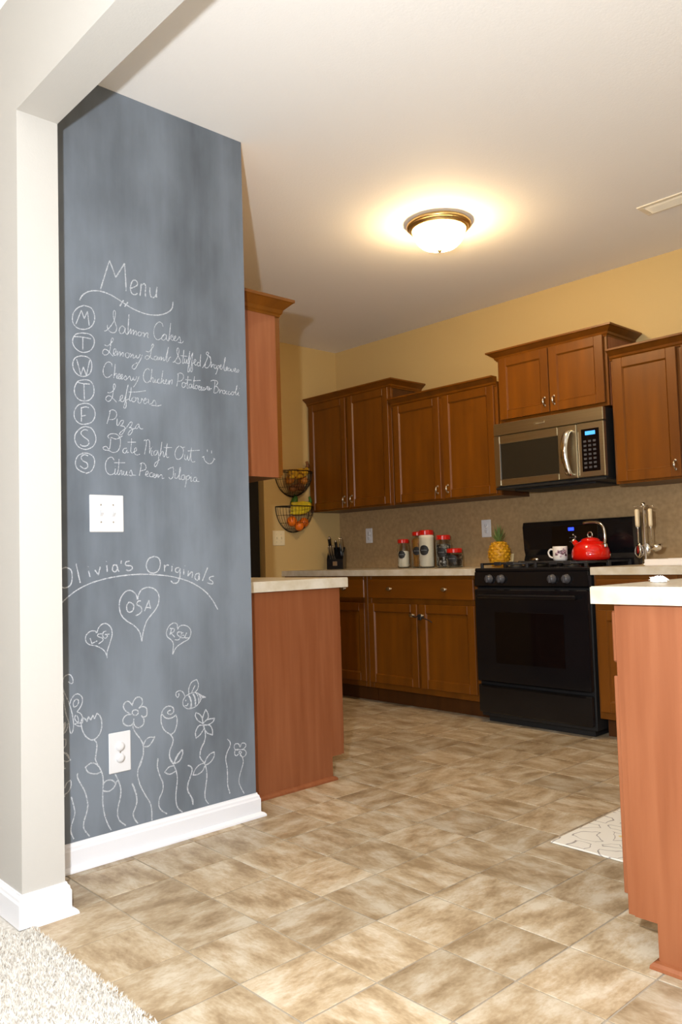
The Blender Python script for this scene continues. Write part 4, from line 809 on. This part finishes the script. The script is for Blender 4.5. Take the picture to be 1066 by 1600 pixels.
# kettle
t = thing('kettle', 'shiny red enamel kettle with chrome handle on the rear burner', 'kettle', (.150, YB-.30, .9480), radians(-12))
MB().lathe([(.0001, 0), (.094, 0), (.104, .004), (.109, .016), (.110, .035), (.106, .060), (.094, .085), (.074, .104), (.056, .113), (.050, .116)], 40).build('body', M['red'], t)
MB().lathe([(.054, .112), (.054, .118), (.044, .126), (.024, .132), (.0001, .134)], 28).build('lid', M['red'], t)
MB().tube([(.017*cos(a), 0, .148+.017*sin(a)) for a in [2*pi*i/16 for i in range(16)]], .0042, 8, closed=True).ball((0, 0, .134), .008, 10).build('lid_ring', M['chrome'], t)
MB().tube([(-.080, 0, .070), (-.100, 0, .088), (-.118, 0, .106), (-.124, 0, .112)], [.026, .021, .016, .016], 16).build('spout', M['red'], t)
MB().tube([(-.122, 0, .110), (-.132, 0, .120)], .0175, 14).tube([(-.122, 0, .126), (-.110, 0, .142), (-.128, 0, .152)], .0035, 6).ball((-.130, 0, .153), .006, 8).build('whistle_cap', M['chrome'], t)
m = MB(); hp = bez([(.096, 0, .085), (.107, 0, .105), (.108, 0, .150), (.098, 0, .192), (.066, 0, .216), (.022, 0, .222), (-.030, 0, .222), (-.044, 0, .218)], 6)
m.tube(hp, [.0085]*len(hp), 10).box(.080, .118, -.012, .012, .072, .094, .004)
m.build('handle', M['chrome'], t)

# utensil stand
t = thing('utensil_stand', 'chrome utensil carousel with ivory-handled tools right of the range', 'utensil stand', (.478, YB-.285, ZC), radians(-20))
MB().lathe([(.0001, 0), (.036, 0), (.037, .006), (.016, .012), (.0075, .022), (.0001, .022)], 28).build('base', M['chrome'], t)
MB().lathe([(.0055, .015), (.0055, .315), (.010, .322), (.014, .334), (.010, .346), (.0001, .350)], 16).build('pole', M['chrome'], t)
for k in range(6):
    a = k*pi/3+.2; c, s_ = cos(a), sin(a)
    MB().tube(bez([(.005*c, .005*s_, .322), (.03*c, .03*s_, .330), (.052*c, .052*s_, .322), (.058*c, .058*s_, .328)], 4), .0024, 6).build('hook', M['chrome'], t)
def tool(name, label, k, head, ivory=True):
    a = k*pi/3+.2; u = thing(name, label, 'utensil', (.478+.0, YB-.285, ZC), radians(-20)+a, 'tools hanging on the utensil carousel')
    r = .040
    MB().tube([(r, 0, .212), (r, 0, .225), (r, 0, .305), (r, 0, .312)], [.008, .011, .012, .008], 8).build('handle', M['handle_white' if ivory else 'chrome'], u)
    MB().tube([(r, 0, .315), (r, 0, .21), (r, 0, .12)], .0026, 6).build('shaft', M['chrome'], u)
    m = MB()
    if head == 'ladle':
        m.lathe([(.0001, -.026), (.018, -.022), (.030, -.010), (.035, .004), (.033, .004), (.028, -.009), (.017, -.020), (.0001, -.023)], 22, T=TR(r+.030, 0, .100) @ RY(-.35))
    elif head == 'whisk':
        for j in range(6):
            b = j*pi/6
            m.tube(bez([(r, 0, .125), (r+.020*cos(b), .020*sin(b), .095), (r+.023*cos(b), .023*sin(b), .065), (r, 0, .040), (r-.023*cos(b), -.023*sin(b), .065), (r-.020*cos(b), -.020*sin(b), .095), (r, 0, .125)], 4), .0012, 5)
    else:
        m.ball((r, 0, .085), .030, 18, (.25, .85, 1.3))
    m.build('head', M['chrome'], u); return u
tool('whisk', 'wire whisk hanging left on the utensil carousel', 3, 'whisk')
tool('ladle', 'chrome ladle hanging right on the utensil carousel', 0, 'ladle')
tool('serving_spoon', 'ivory-handled serving spoon on the front of the utensil carousel', 4, 'spoon')
tool('steel_spoon', 'steel-handled spoon at the back of the utensil carousel', 2, 'spoon', False)

# white tray by the utensils
t = thing('tray', 'low white tray on the back counter at the right edge', 'tray', (.545, YB-.44, ZC))
m = MB().box(0, .42, 0, .28, 0, .006, .002).box(0, .42, 0, .006, .004, .034, .002).box(0, .42, .274, .28, .004, .034, .002).box(0, .006, .006, .274, .004, .034, .002).box(.414, .42, .006, .274, .004, .034, .002)
m.build('tray_body', M['ceramic'], t)
MB().box(.03, .38, .03, .25, .007, .030, .006).build('folded_cloth', M['paper'], t)
# crumpled tissue
m = MB().ball((0, 0, .008), .017, 20, (1.4, .9, .5)); rng = random.Random(9)
m.v = [tuple(c*(1+rng.uniform(-.28, .28)) for c in p) for p in m.v]; m.v = [(x, y, max(.0003, z)) for x, y, z in m.v]; m.sm = [False]*len(m.sm)
o = m.build('tissue', M['paper']); o.location = (1.615, 1.07, ZC); tag(o, 'small crumpled white tissue on the right-hand countertop', 'tissue')

# ------------------------------------------------------------------ wall baskets and fruit
def basket(label, zr, dz, ym=3.05):
    W2, DP = .172, .150
    t = thing('wire_basket', label, 'basket', (XL+.004, ym, zr), 0)
    rim = [(DP*sin(a), -W2*cos(a), 0) for a in [pi*i/24 for i in range(25)]]
    MB().tube(rim+[(0, -W2, 0)], .0042, 7, cap=False).build('rim', M['wire'], t)
    MB().tube([(0.001, -W2*cos(a), -dz*sin(a)) for a in [pi*i/20 for i in range(21)]], .0038, 7).build('back_frame', M['wire'], t)
    for k in range(1, 20):      # ribs from the rim down to the bottom of the back frame
        ph = pi*k/20; pts = []
        for i in range(11):
            th = pi/2*i/10; pts.append((DP*sin(ph)*cos(th), -W2*cos(ph)*cos(th), -dz*sin(th)))
        MB().tube(pts, .0016, 5).build('rib', M['wire'], t)
    for th in (.35, .7, 1.05):
        MB().tube([(DP*sin(a)*cos(th), -W2*cos(a)*cos(th), -dz*sin(th)) for a in [pi*i/16 for i in range(17)]], .0014, 5).build('hoop', M['wire'], t)
    return t
basket('upper black wire half-round wall basket holding bananas and onions', 1.692, .195)
basket('lower black wire half-round wall basket holding oranges and bananas', 1.415, .200)
def fruit(name, label, cat, loc, r, mm, sc=(1, 1, 1), rot=(0, 0, 0), group=None, stem=True):
    t = thing(name, label, cat, loc, 0, group)
    MB().ball((0, 0, 0), r, 20, sc, rot).build('flesh', M[mm], t)
    if stem: MB().lathe([(.0001, .0), (.004, 0), (.003, .004), (.0001, .005)], 8, T=Euler(rot).to_matrix().to_4x4() @ TR(0, 0, r*sc[2]-.0015)).build('stem', M['leafgreen'] if mm == 'orange' else M['potato'], t)
    return t
X_ = XL
fruit('orange', 'orange at the left of the lower wall basket', 'orange', (X_+.070, 2.985, 1.300), .040, 'orange', rot=(.5, .4, 0), group='oranges in the lower basket')
fruit('orange', 'lowest orange in the middle of the lower wall basket', 'orange', (X_+.085, 3.045, 1.262), .038, 'orange', rot=(.2, 1.0, 0), group='oranges in the lower basket')
fruit('orange', 'orange at the right of the lower wall basket', 'orange', (X_+.065, 3.112, 1.292), .038, 'orange', rot=(-.5, .6, 0), group='oranges in the lower basket')
fruit('onion', 'yellow onion left in the upper wall basket', 'onion', (X_+.070, 2.975, 1.622), .036, 'onion', (1, 1, .9), (.3, .4, 0), 'onions in the upper basket')
fruit('onion', 'yellow onion right in the upper wall basket', 'onion', (X_+.068, 3.115, 1.625), .038, 'onion', (1, 1, .9), (-.4, .5, 0), 'onions in the upper basket')
fruit('potato', 'brown potato low in the upper wall basket, left', 'potato', (X_+.075, 3.010, 1.560), .034, 'potato', (.9, 1.35, .85), (.3, 0, 0), 'potatoes in the upper basket', False)
fruit('potato', 'brown potato low in the upper wall basket, right', 'potato', (X_+.073, 3.078, 1.572), .034, 'potato', (.9, 1.3, .9), (-.4, 0, 0), 'potatoes in the upper basket', False)
def bananas(label, loc, n, mm):
    """a hand of bananas lying along the basket, tips at the left, stalk at the upper right"""
    t = thing('banana_bunch', label, 'banana', loc)
    root = Vector((0, .105, .040))
    for k in range(n):
        tip = Vector((.030-.018*k, -.125+.018*k, -.045+.026*k)); mid = (root+tip)/2+Vector((.028-.006*k, .02, -.030+.010*k))
        P = [root, root.lerp(mid, .5)+Vector((.006, .012, -.008)), mid, mid.lerp(tip, .55)+Vector((.004, -.004, -.006)), tip]
        pts = bez([tuple(p) for p in P], 4); q = len(pts)
        MB().tube(pts, [.0175*min(1, .45+2.6*i/q, .3+3.4*(1-i/q)) for i in range(q)], 9).build('banana', M[mm], t)
    MB().tube([tuple(root), tuple(root+Vector((0, .004, .022))), tuple(root+Vector((0, -.006, .050)))], [.017, .013, .010], 8).build('stalk', M['leafgreen'] if mm == 'banana' else M['potato'], t)
    return t
bananas('bunch of yellow bananas on top of the oranges in the lower basket', (X_+.062, 3.080, 1.408), 4, 'banana')
bananas('bunch of spotted ripe bananas in the upper wall basket', (X_+.062, 3.06, 1.690), 3, 'banana_old')
# leafy green top in the lower basket
t = thing('green_pepper', 'green pepper behind the bananas in the lower basket', 'pepper', (X_+.030, 3.060, 1.462))
MB().tube(bez([(0, -.03, -.03), (0, -.01, 0), (0, .0, .03), (0, -.012, .055)], 4), [.020, .024, .026, .027, .027, .026, .024, .021, .018, .014, .010, .007, .004], 10).build('flesh', M['leafgreen'], t)

# ------------------------------------------------------------------ rug
t = MB().box(1.008, 1.585, 1.424, 2.45, .0003, .0065, .002).build('rug', M['rug'])
tag(t, 'pale printed rug with grey medallions in front of the right-hand cabinets', 'rug')
